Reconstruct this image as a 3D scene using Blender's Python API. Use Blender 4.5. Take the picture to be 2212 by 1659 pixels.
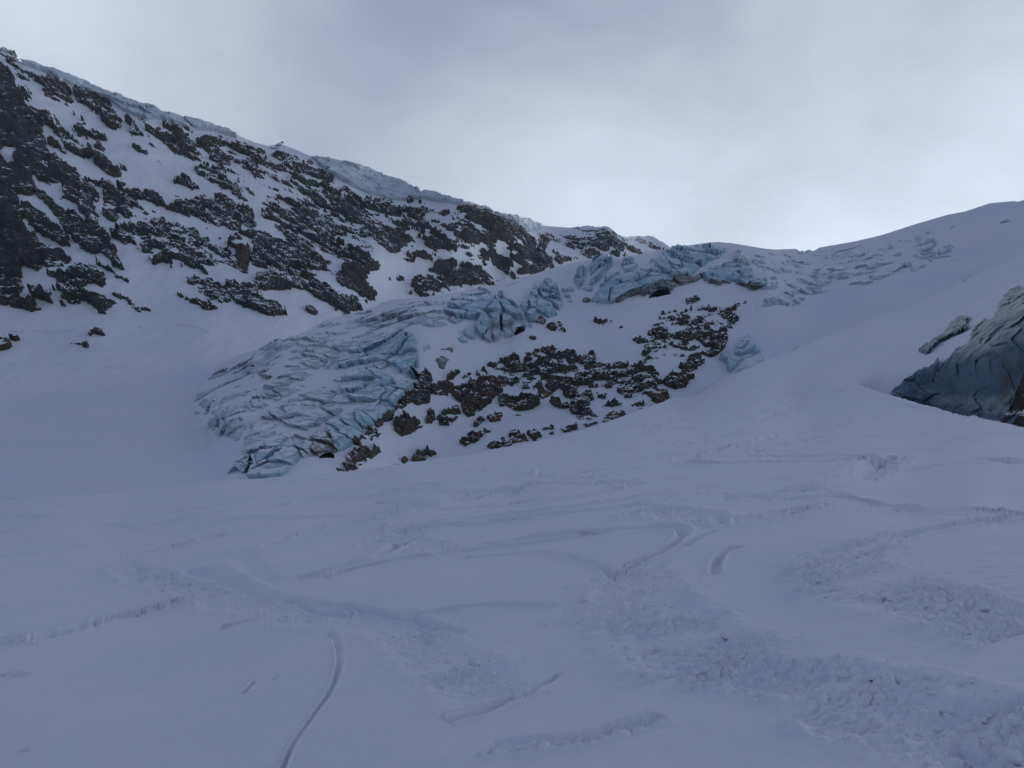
import bpy, math, time
import numpy as np
T0 = time.time()
SC = bpy.context.scene
for o in list(bpy.data.objects): bpy.data.objects.remove(o)
COL = SC.collection

# ------------------------------------------------------------------ camera
FOC, CU, CV, HORIZON = 1896.0, 1106.0, 829.5, 900.0
PITCH = math.atan((HORIZON - CV) / FOC)
CAM_Z = 1.7
cam = bpy.data.cameras.new("camera"); cam.sensor_fit = 'HORIZONTAL'
cam.angle = 2 * math.atan(CU / FOC); cam.clip_start = 0.05; cam.clip_end = 20000
cam_o = bpy.data.objects.new("camera", cam); COL.objects.link(cam_o)
cam_o.location = (0, 0, CAM_Z); cam_o.rotation_euler = (math.pi / 2 + PITCH, 0, 0)
SC.camera = cam_o

# ------------------------------------------------------------------ sky, sun, exposure
SUN_AZ, SUN_EL = math.radians(33), math.radians(10)      # azimuth from +Y towards +X; hidden behind the right-hand ridge
SUN_DIR = (math.sin(SUN_AZ) * math.cos(SUN_EL), math.cos(SUN_AZ) * math.cos(SUN_EL), math.sin(SUN_EL))
SKY_STRENGTH = 0.1
CLOUD_LEVEL = 2.35; SKY_LOW, SKY_BASE = 2.95, 0.99
def build_world():
    w = bpy.data.worlds.new("World"); SC.world = w; w.use_nodes = True
    nt = w.node_tree; N = nt.nodes; L = nt.links; N.clear()
    out = N.new("ShaderNodeOutputWorld"); bg = N.new("ShaderNodeBackground"); L.new(bg.outputs[0], out.inputs[0])
    bg.inputs["Strength"].default_value = SKY_STRENGTH
    sky = N.new("ShaderNodeTexSky"); sky.sky_type = 'NISHITA'; sky.sun_disc = False
    sky.sun_elevation = SUN_EL; sky.sun_rotation = SUN_AZ; sky.altitude = 2800; sky.air_density = 1.0; sky.dust_density = 0.6
    tc = N.new("ShaderNodeTexCoord"); d = tc.outputs["Generated"]
    def math_(op, a, b=None, c=None, clamp=False):
        m = N.new("ShaderNodeMath"); m.operation = op; m.use_clamp = clamp
        for i, x in enumerate((a, b, c)):
            if x is None: continue
            if isinstance(x, (int, float)): m.inputs[i].default_value = x
            else: L.new(x, m.inputs[i])
        return m.outputs[0]
    sep = N.new("ShaderNodeSeparateXYZ"); L.new(d, sep.inputs[0])
    def dot(v):
        n = N.new("ShaderNodeVectorMath"); n.operation = 'DOT_PRODUCT'; L.new(d, n.inputs[0]); n.inputs[1].default_value = v
        return n.outputs["Value"]
    def ramp(x, a, b, pw=1.0):
        m = N.new("ShaderNodeMapRange"); m.interpolation_type = 'SMOOTHSTEP'; L.new(x, m.inputs[0])
        m.inputs[1].default_value = a; m.inputs[2].default_value = b
        return m.outputs[0]
    # thin overcast: brightest low on the side of the hidden sun, dimmer overhead and opposite, one thin spot at the upper left
    A = lambda az, el: (math.sin(math.radians(az)) * math.cos(math.radians(el)), math.cos(math.radians(az)) * math.cos(math.radians(el)), math.sin(math.radians(el)))
    low = math_('SUBTRACT', 1.0, ramp(sep.outputs[2], 0.0, 0.74))
    front = ramp(dot(A(80, 0)), -1.25, 0.95)
    sund = ramp(dot(A(-38, 27)), 0.87, 1.02)
    glow = ramp(dot(A(20, 9)), 0.80, 1.0)
    mp = N.new("ShaderNodeMapping"); mp.inputs["Scale"].default_value = (1.0, 1.0, 1.7); L.new(d, mp.inputs[0])
    nz = N.new("ShaderNodeTexNoise"); nz.inputs["Scale"].default_value = 3.1; nz.inputs["Detail"].default_value = 5
    nz.inputs["Roughness"].default_value = 0.55; nz.inputs["Distortion"].default_value = 0.15; L.new(mp.outputs[0], nz.inputs[0])
    cl = math_('SUBTRACT', nz.outputs[0], 0.5)
    b = math_('MULTIPLY', math_('MULTIPLY', low, front), SKY_LOW)
    b = math_('ADD', b, SKY_BASE)
    b = math_('ADD', b, math_('MULTIPLY', sund, 2.1))
    b = math_('ADD', b, math_('MULTIPLY', glow, 0.8))
    b = math_('MULTIPLY', b, math_('ADD', 1.0, math_('MULTIPLY', cl, 0.8)))
    b = math_('MULTIPLY', b, CLOUD_LEVEL)
    # cloud colour: cool grey, whiter where it is thin and bright
    mixc = N.new("ShaderNodeMix"); mixc.data_type = 'RGBA'
    L.new(ramp(b, 1.5, 7.0), mixc.inputs[0])
    mixc.inputs[6].default_value = (0.60, 0.76, 1.25, 1); mixc.inputs[7].default_value = (0.83, 0.94, 1.09, 1)
    sc = N.new("ShaderNodeVectorMath"); sc.operation = 'SCALE'; L.new(mixc.outputs[2], sc.inputs[0]); L.new(b, sc.inputs["Scale"])
    mx = N.new("ShaderNodeMix"); mx.data_type = 'RGBA'; mx.inputs[0].default_value = 0.9
    L.new(sky.outputs[0], mx.inputs[6]); L.new(sc.outputs[0], mx.inputs[7])
    L.new(mx.outputs[2], bg.inputs[0])
build_world()
sun = bpy.data.lights.new("sun", 'SUN'); sun.energy = 0.5; sun.angle = math.radians(10); sun.color = (1.0, 0.97, 0.93)
sun_o = bpy.data.objects.new("sun", sun); COL.objects.link(sun_o)
sun_o.rotation_euler = (math.pi / 2 - SUN_EL, 0, math.pi - SUN_AZ) 
SC.view_settings.view_transform = 'Standard'; SC.view_settings.look = 'None'
SC.view_settings.exposure = 0.0; SC.view_settings.gamma = 1.0; SC.view_settings.use_curve_mapping = False
SC.render.engine = 'CYCLES'; SC.cycles.use_denoising = True
SC.cycles.max_bounces = 5; SC.cycles.diffuse_bounces = 3; SC.cycles.glossy_bounces = 2; SC.cycles.volume_bounces = 0

# ------------------------------------------------------------------ numpy helpers
rng = np.random.default_rng(7)
_PERM = rng.permutation(4096).astype(np.int64)
def _hash(ix, iy, iz):
    return _PERM[(_PERM[(_PERM[ix & 4095] + iy) & 4095] + iz) & 4095]
_GR = rng.normal(size=(4096, 3)); _GR = (_GR / np.linalg.norm(_GR, axis=1, keepdims=True)).astype(np.float32)
def perlin(p):
    """gradient noise, about -1..1; p (n,3)"""
    p = np.asarray(p, np.float32); f0 = np.floor(p); i = f0.astype(np.int64); f = p - f0
    w = f * f * f * (f * (f * 6 - 15) + 10); r = np.zeros(len(p), np.float32)
    for dx in (0, 1):
        wx = w[:, 0] if dx else 1 - w[:, 0]
        for dy in (0, 1):
            wy = w[:, 1] if dy else 1 - w[:, 1]
            for dz in (0, 1):
                wz = w[:, 2] if dz else 1 - w[:, 2]
                g = _GR[_hash(i[:, 0] + dx, i[:, 1] + dy, i[:, 2] + dz)]
                r += wx * wy * wz * (g[:, 0] * (f[:, 0] - dx) + g[:, 1] * (f[:, 1] - dy) + g[:, 2] * (f[:, 2] - dz))
    return r * 1.55
def fbm(p, o=4, lac=2.03, gain=0.5):
    a, s, t = 1.0, 0.0, 0.0
    p = np.asarray(p, np.float32).copy()
    for k in range(o):
        s = s + a * perlin(p + 17.3 * k); t += a; a *= gain; p = p * lac
    return s / t * 1.35
def ridged(p, o=4, lac=2.1, gain=0.5):
    a, s, t = 1.0, 0.0, 0.0
    p = np.asarray(p, np.float32).copy()
    for k in range(o):
        s = s + a * (1 - np.abs(perlin(p + 9.1 * k)) * 1.6); t += a; a *= gain; p = p * lac
    return s / t
def worley(p):
    """F1, F2, random value of the nearest cell, offset vector to it"""
    p = np.asarray(p, np.float32); b = np.floor(p).astype(np.int64); n = len(p)
    f1 = np.full(n, 9., np.float32); f2 = f1.copy(); rid = np.zeros(n, np.int64); off = np.zeros((n, 3), np.float32)
    for dx in (-1, 0, 1):
        for dy in (-1, 0, 1):
            for dz in (-1, 0, 1):
                c = b + (dx, dy, dz); h = _hash(c[:, 0], c[:, 1], c[:, 2])
                q = c + 0.5 + 0.46 * _GR[h]; v = p - q; d = np.sqrt((v * v).sum(1))
                m = d < f1
                f2 = np.where(m, f1, np.minimum(f2, d)); f1 = np.where(m, d, f1)
                rid[m] = h[m]; off[m] = v[m]
    return f1, f2, rid, off
def sstep(x, a, b):
    t = np.clip((x - a) / (b - a), 0, 1); return t * t * (3 - 2 * t)
def poly_sdf(u, v, poly):
    """signed distance in pixels, positive inside"""
    P = np.asarray(poly, float); Q = np.roll(P, -1, 0)
    d2 = np.full(u.shape, 1e12); ins = np.zeros(u.shape, bool)
    for (x0, y0), (x1, y1) in zip(P, Q):
        ex, ey = x1 - x0, y1 - y0
        t = np.clip(((u - x0) * ex + (v - y0) * ey) / (ex * ex + ey * ey + 1e-9), 0, 1)
        d2 = np.minimum(d2, (u - x0 - t * ex) ** 2 + (v - y0 - t * ey) ** 2)
        if y0 != y1:
            ins ^= ((y0 > v) != (y1 > v)) & (u < x0 + (v - y0) * ex / ey)
    d = np.sqrt(d2); return np.where(ins, d, -d)
class TPS:
    """thin plate spline of inverse distance over the field of view: planes stay planes"""
    def __init__(s, pts, smooth=1e-4):
        A = np.array(pts, float); s.x = A[:, :2] / 1000.; y = 1.0 / A[:, 2] * 100
        n = len(A); K = s.k(np.linalg.norm(s.x[:, None] - s.x[None], axis=2)) + smooth * np.eye(n)
        P = np.c_[np.ones(n), s.x]; M = np.zeros((n + 3, n + 3)); M[:n, :n] = K; M[:n, n:] = P; M[n:, :n] = P.T
        s.c = np.linalg.solve(M, np.r_[y, 0, 0, 0])
    @staticmethod
    def k(r): return r * r * np.log(r + 1e-9)
    def q(s, u, v):
        sh = np.shape(u); U = np.c_[np.ravel(u), np.ravel(v)] / 1000.; n = len(s.x)
        r = s.c[n] + s.c[n + 1] * U[:, 0] + s.c[n + 2] * U[:, 1]
        for i in range(n):
            r = r + s.c[i] * s.k(np.hypot(U[:, 0] - s.x[i, 0], U[:, 1] - s.x[i, 1]))
        return np.maximum(r / 100., 1 / 2500.).reshape(sh)
    def __call__(s, u, v): return 1.0 / s.q(u, v)
CP, SP = math.cos(PITCH), math.sin(PITCH)
def point(u, v, Y):
    x = (u - CU) / FOC; z = -(v - CV) / FOC
    return np.stack([x * Y, (CP - SP * z) * Y, (SP + CP * z) * Y + CAM_Z], -1)
def crv(pts):
    P = sorted(pts); xs = np.array([p[0] for p in P], float); ys = np.array([p[1] for p in P], float)
    return lambda u: np.interp(u, xs, ys)
ZS = {'D': (1, 0, 0), 'Z1': (.33701, 0, 67.8), 'Z2': (.33701, 609.9, 271.1), 'Z3': (.33701, 406.6, 542.2), 'Z4': (.33701, 1084.3, 474.4),
      'Z5': (.33701, 1466.6, 406.6), 'Z8': (.4188, 0, 406.6), 'Z6': (.5, 0, 948.8), 'Z7': (.5, 1106, 948.8),
      'Y0': (.17157, 0, 101.7), 'Y1': (.2369, 0, 372.7), 'Y2': (.2124, 338.9, 338.9), 'Y3': (.17157, 677.7, 372.7),
      'Y4': (.17157, 867.5, 731.9), 'Y5': (.17157, 1192.8, 515.1), 'Y6': (.17157, 1003.0, 555.7), 'Y7': (.2124, 1832.5, 582.8)}
def tr(z, s):
    k, a, b = ZS[z]; n = [float(t) for t in s.replace(',', ' ').split()]
    return [(n[i] * k + a, n[i + 1] * k + b) for i in range(0, len(n), 2)]

# ------------------------------------------------------------------ materials
MATS = {}
def new_mat(name):
    m = bpy.data.materials.new(name); m.use_nodes = True; m.node_tree.nodes.clear(); MATS[name] = m
    nt = m.node_tree; N = nt.nodes; L = nt.links
    out = N.new("ShaderNodeOutputMaterial"); b = N.new("ShaderNodeBsdfPrincipled"); L.new(b.outputs[0], out.inputs[0])
    return nt, N, L, b
def noise_node(N, L, scale, detail=4, rough=0.55, vec=None, dist=0.0):
    n = N.new("ShaderNodeTexNoise"); n.inputs["Scale"].default_value = scale; n.inputs["Detail"].default_value = detail
    n.inputs["Roughness"].default_value = rough; n.inputs["Distortion"].default_value = dist
    if vec is not None: L.new(vec, n.inputs["Vector"])
    return n.outputs[0]
def maprange(N, L, x, a, b, c=0.0, d=1.0, smooth=True):
    m = N.new("ShaderNodeMapRange"); m.interpolation_type = 'SMOOTHSTEP' if smooth else 'LINEAR'
    L.new(x, m.inputs[0]); m.inputs[1].default_value = a; m.inputs[2].default_value = b; m.inputs[3].default_value = c; m.inputs[4].default_value = d
    return m.outputs[0]
def mixcol(N, L, f, a, b):
    m = N.new("ShaderNodeMix"); m.data_type = 'RGBA'
    if isinstance(f, float): m.inputs[0].default_value = f
    else: L.new(f, m.inputs[0])
    for i, c in ((6, a), (7, b)):
        if isinstance(c, tuple): m.inputs[i].default_value = c + (1,)
        else: L.new(c, m.inputs[i])
    return m.outputs[2]
def mth(N, L, op, a, b):
    m = N.new("ShaderNodeMath"); m.operation = op
    for i, x in enumerate((a, b)):
        if isinstance(x, (int, float)): m.inputs[i].default_value = x
        else: L.new(x, m.inputs[i])
    return m.outputs[0]
SNOW = (0.80, 0.82, 0.86)
def wpos(N, L, scale=(1, 1, 1), rot=(0, 0, 0)):
    g = N.new("ShaderNodeNewGeometry"); mp = N.new("ShaderNodeMapping"); L.new(g.outputs["Position"], mp.inputs[0])
    mp.inputs["Scale"].default_value = scale; mp.inputs["Rotation"].default_value = rot
    return mp.outputs[0], g
def bump(N, L, b, h, strength, dist):
    k = N.new("ShaderNodeBump"); k.inputs["Strength"].default_value = strength; k.inputs["Distance"].default_value = dist
    L.new(h, k.inputs["Height"]); L.new(k.outputs[0], b.inputs["Normal"])
def snow_mat(name, s1, s2, bd):
    nt, N, L, b = new_mat(name)
    P, g = wpos(N, L)
    n1 = noise_node(N, L, s1, 5, .6, P); n2 = noise_node(N, L, s2, 3, .6, P)
    c = mixcol(N, L, maprange(N, L, n1, .3, .7), (0.77, 0.80, 0.86), (0.83, 0.845, 0.875))
    L.new(c, b.inputs["Base Color"]); b.inputs["Roughness"].default_value = 0.75; b.inputs["Specular IOR Level"].default_value = 0.25
    bump(N, L, b, n2, 0.35, bd)
snow_mat("near_snow", 0.35, 22.0, 0.012)
snow_mat("far_snow", 0.03, 0.45, 0.6)
def rock_mat(name, ca, cb, cc, scale, dust=0.5, snow_lo=.72, snow_hi=.86, sscale=(1, 1, 1), srot=(0, 0, 0), bd=.5):
    """bare rock; snow lies where the surface is flat enough and in fine streaks of drift"""
    nt, N, L, b = new_mat(name)
    P, g = wpos(N, L); PS, _ = wpos(N, L, sscale, srot)
    n1 = noise_node(N, L, scale, 6, .6, P); n2 = noise_node(N, L, scale * 4.2, 4, .6, PS)
    n3 = noise_node(N, L, scale * .35, 3, .5, P)
    c = mixcol(N, L, maprange(N, L, n1, .34, .66), ca, cb)
    c = mixcol(N, L, maprange(N, L, n3, .48, .66), c, cc)
    sep = N.new("ShaderNodeSeparateXYZ"); L.new(g.outputs["Normal"], sep.inputs[0])
    n4 = noise_node(N, L, scale * 1.3, 3, .6, PS)
    s = mth(N, L, 'ADD', sep.outputs[2], mth(N, L, 'MULTIPLY', mth(N, L, 'SUBTRACT', n2, 0.5), dust * 1.7))
    s = mth(N, L, 'ADD', s, mth(N, L, 'MULTIPLY', mth(N, L, 'SUBTRACT', n4, 0.5), dust * 1.1))
    at = N.new("ShaderNodeAttribute"); at.attribute_name = "drift"
    s = mth(N, L, 'ADD', s, at.outputs["Fac"])
    f = maprange(N, L, s, snow_lo, snow_hi)
    L.new(mixcol(N, L, f, c, SNOW), b.inputs["Base Color"]); b.inputs["Roughness"].default_value = 0.85
    b.inputs["Specular IOR Level"].default_value = 0.2
    bump(N, L, b, n1, 0.7, bd)
ROT = (0, math.radians(32), 0)
rock_mat("mountain_rock", (0.026, 0.027, 0.032), (0.064, 0.064, 0.070), (0.052, 0.047, 0.045), 0.22, .95, .545, .745, (.30, .6, 1.15), ROT, .6)
rock_mat("brown_rock", (0.030, 0.027, 0.027), (0.070, 0.060, 0.053), (0.066, 0.046, 0.036), 0.25, .85, .60, .79, (.35, .6, 1.1), ROT, .5)
rock_mat("slab_rock", (0.036, 0.032, 0.030), (0.090, 0.074, 0.063), (0.125, 0.066, 0.040), 0.5, .45, .71, .88, (.5, .6, 1.3), ROT, .3)
rock_mat("boulder_rock", (0.035, 0.035, 0.035), (0.085, 0.082, 0.075), (0.090, 0.062, 0.045), 0.6, .6, .63, .80, (.5, .6, 1.2), ROT, .3)
def ice_mat(name, ca, cb, cd, scale, dirt=.5, snow_lo=.62, snow_hi=.82, rough=.42, dirtlo=.56):
    nt, N, L, b = new_mat(name)
    P, g = wpos(N, L); PS, _ = wpos(N, L, (.7, .7, 2.6), (0, math.radians(-24), 0))
    n1 = noise_node(N, L, scale, 6, .62, PS); n2 = noise_node(N, L, scale * 5, 4, .6, P); n3 = noise_node(N, L, scale * .6, 5, .6, P)
    c = mixcol(N, L, maprange(N, L, n1, .3, .7), ca, cb)
    c = mixcol(N, L, mth(N, L, 'MULTIPLY', maprange(N, L, n3, dirtlo, dirtlo + .16), dirt), c, cd)
    sep = N.new("ShaderNodeSeparateXYZ"); L.new(g.outputs["Normal"], sep.inputs[0])
    s = mth(N, L, 'ADD', sep.outputs[2], mth(N, L, 'MULTIPLY', mth(N, L, 'SUBTRACT', n2, 0.5), .7))
    at = N.new("ShaderNodeAttribute"); at.attribute_name = "drift"
    s = mth(N, L, 'ADD', s, at.outputs["Fac"])
    f = maprange(N, L, s, snow_lo, snow_hi)
    L.new(mixcol(N, L, f, c, SNOW), b.inputs["Base Color"])
    b.inputs["Roughness"].default_value = rough; b.inputs["Specular IOR Level"].default_value = 0.3
    bump(N, L, b, n2, 0.5, .25)
ice_mat("blue_ice", (0.24, 0.42, 0.51), (0.50, 0.63, 0.69), (0.31, 0.34, 0.34), 0.14, .35, .80, .96)
ice_mat("grey_ice", (0.34, 0.43, 0.48), (0.55, 0.62, 0.67), (0.31, 0.34, 0.34), 0.14, .5, .80, .97)
ice_mat("dirty_ice", (0.13, 0.14, 0.13), (0.30, 0.33, 0.33), (0.075, 0.068, 0.058), 0.3, .9, .80, .95, .6, .44)
ice_mat("cornice_ice", (0.44, 0.52, 0.58), (0.62, 0.69, 0.74), (0.48, 0.54, 0.58), 0.07, .3, .80, .98)
ice_mat("wall_ice", (0.035, 0.10, 0.150), (0.13, 0.20, 0.245), (0.085, 0.073, 0.064), 0.16, .75, .95, 1.12, .38, .53)
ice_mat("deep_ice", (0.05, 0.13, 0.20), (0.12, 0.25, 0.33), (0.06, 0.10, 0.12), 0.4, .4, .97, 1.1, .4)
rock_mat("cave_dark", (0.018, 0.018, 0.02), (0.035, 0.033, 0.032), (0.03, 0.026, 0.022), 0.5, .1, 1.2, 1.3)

# ------------------------------------------------------------------ mesh helpers
def mesh_obj(name, V, Fq, mat, parent=None, smooth=True, attrs=None, normals=None):
    """quads from arrays, unused vertices dropped"""
    used = np.unique(Fq); remap = np.full(len(V), -1, np.int64); remap[used] = np.arange(len(used))
    me = bpy.data.meshes.new(name); nv, nf = len(used), len(Fq)
    me.vertices.add(nv); me.vertices.foreach_set("co", V[used].astype(np.float32).ravel())
    k = Fq.shape[1]
    me.loops.add(nf * k); me.loops.foreach_set("vertex_index", remap[Fq].astype(np.int32).ravel())
    me.polygons.add(nf); me.polygons.foreach_set("loop_start", np.arange(0, nf * k, k, dtype=np.int32))
    me.polygons.foreach_set("use_smooth", np.full(nf, bool(smooth)))
    me.update(calc_edges=True)
    for an, arr in (attrs or {}).items():
        a = me.attributes.new(an, 'FLOAT', 'POINT'); a.data.foreach_set("value", np.asarray(arr, np.float32)[used])
    if normals is not None:
        me.normals_split_custom_set_from_vertices(normals[used].tolist())
    me.materials.append(MATS[mat])
    o = bpy.data.objects.new(name, me); COL.objects.link(o)
    if parent: o.parent = parent
    return o
def empty(name):
    o = bpy.data.objects.new(name, None); COL.objects.link(o); return o
def tag(o, label=None, cat=None, group=None, kind=None):
    for k, x in (("label", label), ("category", cat), ("group", group), ("kind", kind)):
        if x: o[k] = x
    return o
def quads(nr, nc):
    """rows bottom -> top, columns left -> right, seen from the front"""
    i = np.arange(nr * nc).reshape(nr, nc)
    return np.stack([i[:-1, :-1], i[:-1, 1:], i[1:, 1:], i[1:, :-1]], -1).reshape(-1, 4)
def vert_normals(V, nr, nc):
    G = V.reshape(nr, nc, 3); du = np.gradient(G, axis=1); dv = np.gradient(G, axis=0)
    n = np.cross(du, dv); n /= np.linalg.norm(n, axis=2, keepdims=True) + 1e-12
    return n.reshape(-1, 3)

# ================================================================== the land: surfaces over the field of view
# ---- near snow field (F): plane tilted up to the right, rising ramp behind on the right
def plane_Y(u, v):
    vl = 913 - 0.155 * (u - 1106)
    return FOC * CAM_Z / (v - vl)
fpts = [(u, v, plane_Y(u, v)) for u in (-500, 0, 600, 1106, 1700, 2212, 2700) for v in (1120, 1300, 1500, 1800) if u >= 600 or v > 1200] + [(u, v, plane_Y(u, v)) for u, v in ((-1500, 1450), (-1500, 1800), (-1000, 1400), (3700, 1000), (3700, 1800), (3200, 900))]
fpts += [(u, 1060, plane_Y(u, 1060)) for u in (600, 900, 1200, 1500, 1800, 2100, 2400)]
fpts += [(-500, 1168, 92), (-250, 1128, 92), (-250, 1180, 53), (0, 1085, 92), (0, 1120, 65), (250, 1110, 52), (200, 1070, 86), (430, 1045, 84), (600, 1030, 80), (760, 1018, 80), (900, 995, 80), (1090, 967, 85), (1280, 925, 95),
         (1400, 880, 112), (1600, 800, 165), (1760, 735, 215), (1900, 680, 250), (2050, 620, 270), (1840, 826, 108), (1700, 850, 95), (1500, 900, 92), (1700, 780, 155),
         (1950, 862, 66), (2100, 898, 42), (2212, 920, 31), (2400, 912, 27), (2600, 862, 26), (3000, 762, 26), (3700, 642, 25), (-1500, 1352, 92), (-1000, 1262, 92), (1900, 900, 52), (1750, 930, 52), (2000, 960, 28)]
F_tps = TPS(fpts)
f_lip = crv([(-1500, 1352), (-500, 1166), (-400, 1150), (-100, 1101), (0, 1086), (120, 1076), (250, 1064), (430, 1045), (520, 1037), (650, 1030), (760, 1019), (900, 997), (1000, 984), (1090, 966),
             (1190, 946), (1280, 923), (1400, 880), (1500, 842), (1570, 813), (1600, 804), (1640, 806), (1700, 812), (1780, 821), (1835, 827), (1850, 829), (1900, 846), (1960, 865),
             (2040, 886), (2090, 900), (2105, 897), (2120, 905), (2160, 911), (2212, 922), (2300, 926), (2400, 912), (2600, 862), (3000, 762), (3700, 642)])
# ---- basin and mountain (M)
mpts = [(-400, 1120, 135), (0, 1110, 128), (200, 1095, 130), (430, 1070, 138), (600, 1060, 150), (0, 900, 232), (-400, 900, 215), (200, 900, 236), (420, 900, 240), (650, 900, 275),
        (-400, 760, 285), (0, 760, 300), (200, 720, 325), (450, 720, 350), (600, 700, 395), (740, 680, 455), (900, 680, 520), (1000, 660, 560), (1200, 640, 620), (1450, 640, 700),
        (0, 680, 338), (120, 672, 345), (330, 665, 372), (500, 690, 378),
        (0, 105, 517), (-400, -60, 505), (0, 400, 415), (-400, 400, 395), (200, 196, 540), (200, 430, 440), (280, 520, 420), (400, 262, 575), (400, 460, 470), (560, 310, 610),
        (560, 480, 500), (740, 368, 640), (740, 500, 560), (800, 560, 525), (700, 600, 480), (860, 412, 660), (900, 520, 590), (850, 620, 545), (1005, 437, 625), (1100, 480, 640),
        (1130, 520, 640), (1190, 580, 655), (1000, 560, 590), (1080, 560, 620), (1170, 490, 760), (1250, 500, 780), (1320, 490, 770), (1300, 540, 740), (1385, 512, 820), (1450, 535, 830)]
M_tps = TPS(mpts)
m_crest_pts = [(-400, -80), (-200, 20), (-60, 78)] + tr('Z1', '0,115 60,140 110,180 140,200 230,222 350,262 450,300 540,325 620,360 700,400 800,440 900,475 1000,505 1060,540 1160,550 1280,585 1370,605 1450,635 1540,675 1640,715 1720,735 1760,728 1800,722 1850,740 1900,760 1980,795 2100,822') \
    + tr('Z2', '400,240 520,275 620,310 680,340 760,365 830,395 890,430 1000,450 1100,470 1160,490 1195,485 1230,498 1270,515 1300,510 1350,545 1430,565 1540,600 1640,635 1700,645 1840,655 1900,650 1960,640 2000,652 2030,650 2075,642 2110,665') \
    + tr('Z4', '740,95 790,113 850,106 970,105 1000,130 1040,148 1090,185 1300,300')
m_crest = crv(m_crest_pts)
m_bot = crv([(-400, 1180), (400, 1150), (600, 1080), (800, 780), (1100, 690), (1600, 620)])
m_foot = crv([(-400, 660), (0, 668), (110, 676), (240, 668), (330, 668), (420, 670), (500, 672), (620, 690), (680, 684), (760, 690), (860, 690), (1600, 690)])
# ---- glacier slope and right-hand snow slope (G)
gpts = [(450, 1050, 146), (560, 1050, 146), (700, 1030, 160), (900, 1000, 200), (1100, 980, 212), (1280, 940, 228), (1440, 880, 244), (1600, 820, 270), (1760, 770, 285), (1900, 720, 295),
        (2212, 600, 300), (2600, 500, 300), (1280, 850, 258), (1440, 850, 252), (1100, 850, 262), (1000, 900, 236), (800, 960, 190), (720, 1000, 170), (1100, 740, 290), (1280, 760, 290), (1500, 800, 277),
        (1500, 720, 300), (1560, 740, 298), (1280, 665, 322), (1440, 632, 336), (1620, 630, 345), (1660, 610, 352), (1440, 590, 352), (1280, 620, 345), (1300, 570, 372), (1440, 550, 388),
        (1450, 535, 430), (1540, 522, 440), (1720, 540, 480), (1900, 505, 480), (2050, 465, 470), (2212, 435, 450), (2600, 330, 420), (1900, 600, 380), (2100, 560, 370), (2300, 500, 370),
        (1760, 700, 320), (1700, 580, 410), (900, 812, 246), (905, 730, 262), (860, 880, 218), (760, 950, 186), (1130, 730, 290), (1080, 640, 325), (1130, 655, 318), (1040, 700, 298), (1080, 612, 350),
        (1240, 578, 395), (1000, 626, 345), (830, 655, 330), (740, 680, 322), (840, 720, 285), (700, 760, 268), (600, 760, 265), (800, 810, 245), (700, 860, 222), (600, 900, 200), (520, 960, 178),
        (640, 1000, 160), (560, 1010, 156), (480, 900, 205)]
G_edge = [(380, v) for v in (800, 860, 920, 980, 1040, 1100)] + [(420, 865), (443, 819), (500, 773), (455, 920), (470, 1000)]
gpts += [(u, v, float(M_tps(u, v)) * (1.015 if u < 390 else 0.985)) for u, v in G_edge]
G_tps = TPS(gpts)
g_crest_pts = [(380, 930), (406, 885), (420, 862), (443, 818), (474, 790), (500, 773), (530, 762)] + tr('Z3', '460,632 500,606 600,588 700,543 780,500 880,440') \
    + tr('Z2', '250,1262 400,1215 520,1185 640,1140 700,1115 880,1105 1000,1085 1200,1055 1260,1040 1330,1038 1380,1010 1540,975 1760,905 1960,860') \
    + tr('Z4', '560,262 600,246 690,244 740,248 900,218 1090,185 1200,165 1300,150 1380,143 1470,150 1560,165 1680,185 1750,192 1885,187 1915,206 2000,200') \
    + tr('Z5', '900,380 1130,340 1300,300 1500,235 1720,170 1830,150 1990,97 2080,88 2150,82 2170,87 2212,75 2500,10 2900,-80')
g_crest = crv(g_crest_pts)
g_bot = crv([(380, 1110), (600, 1075), (760, 1050), (900, 1030), (1100, 1000), (1280, 960), (1400, 920), (1600, 840), (1760, 775), (1900, 730), (2050, 680), (2212, 640), (2600, 560)])
# ---- wind scoop and the slope behind it (W)
wpts = [(u, v, float(F_tps(u, v)) * 1.003) for u in (1480, 1540, 1600, 1660, 1720, 1780, 1820) for v in (690, 730, 770, 800, 830, 860, 900)]
wpts += [(u, v, float(F_tps(u, v))) for u, v in ((1850, 826), (1850, 700), (1850, 760), (1850, 800), (1890, 690), (1890, 730))]
wpts += [(1880, 860, 105), (1880, 800, 113), (1885, 775, 130), (1940, 870, 103), (1940, 790, 111), (1945, 755, 136), (1950, 715, 175), (2000, 890, 100), (2000, 770, 108), (2000, 740, 120), (2010, 705, 165), (2060, 910, 93), (2060, 800, 98), (2060, 720, 118), (2070, 680, 170),
         (2120, 940, 84), (2120, 780, 92), (2130, 690, 108), (2140, 650, 150), (2212, 950, 76), (2212, 800, 84), (2212, 660, 100), (2212, 610, 150), (2500, 1020, 60), (2500, 800, 70), (2500, 560, 110), (2500, 500, 180)]
wpts += [(u, v, float(G_tps(u, v)) * .99) for u, v in ((1960, 655), (2050, 620), (2120, 588), (2212, 545), (2400, 450), (2600, 360))]
W_tps = TPS(wpts, 6e-4)
w_top = crv([(1480, 850), (1500, 843), (1600, 802), (1700, 762), (1760, 737), (1900, 684), (2050, 628), (2120, 590), (2212, 548), (2600, 380)])
w_bot = crv([(1480, 862), (1570, 826), (1600, 818), (1640, 820), (1700, 826), (1780, 836), (1850, 850), (1900, 930), (2000, 1040), (2212, 1150), (2600, 1250)])

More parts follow.
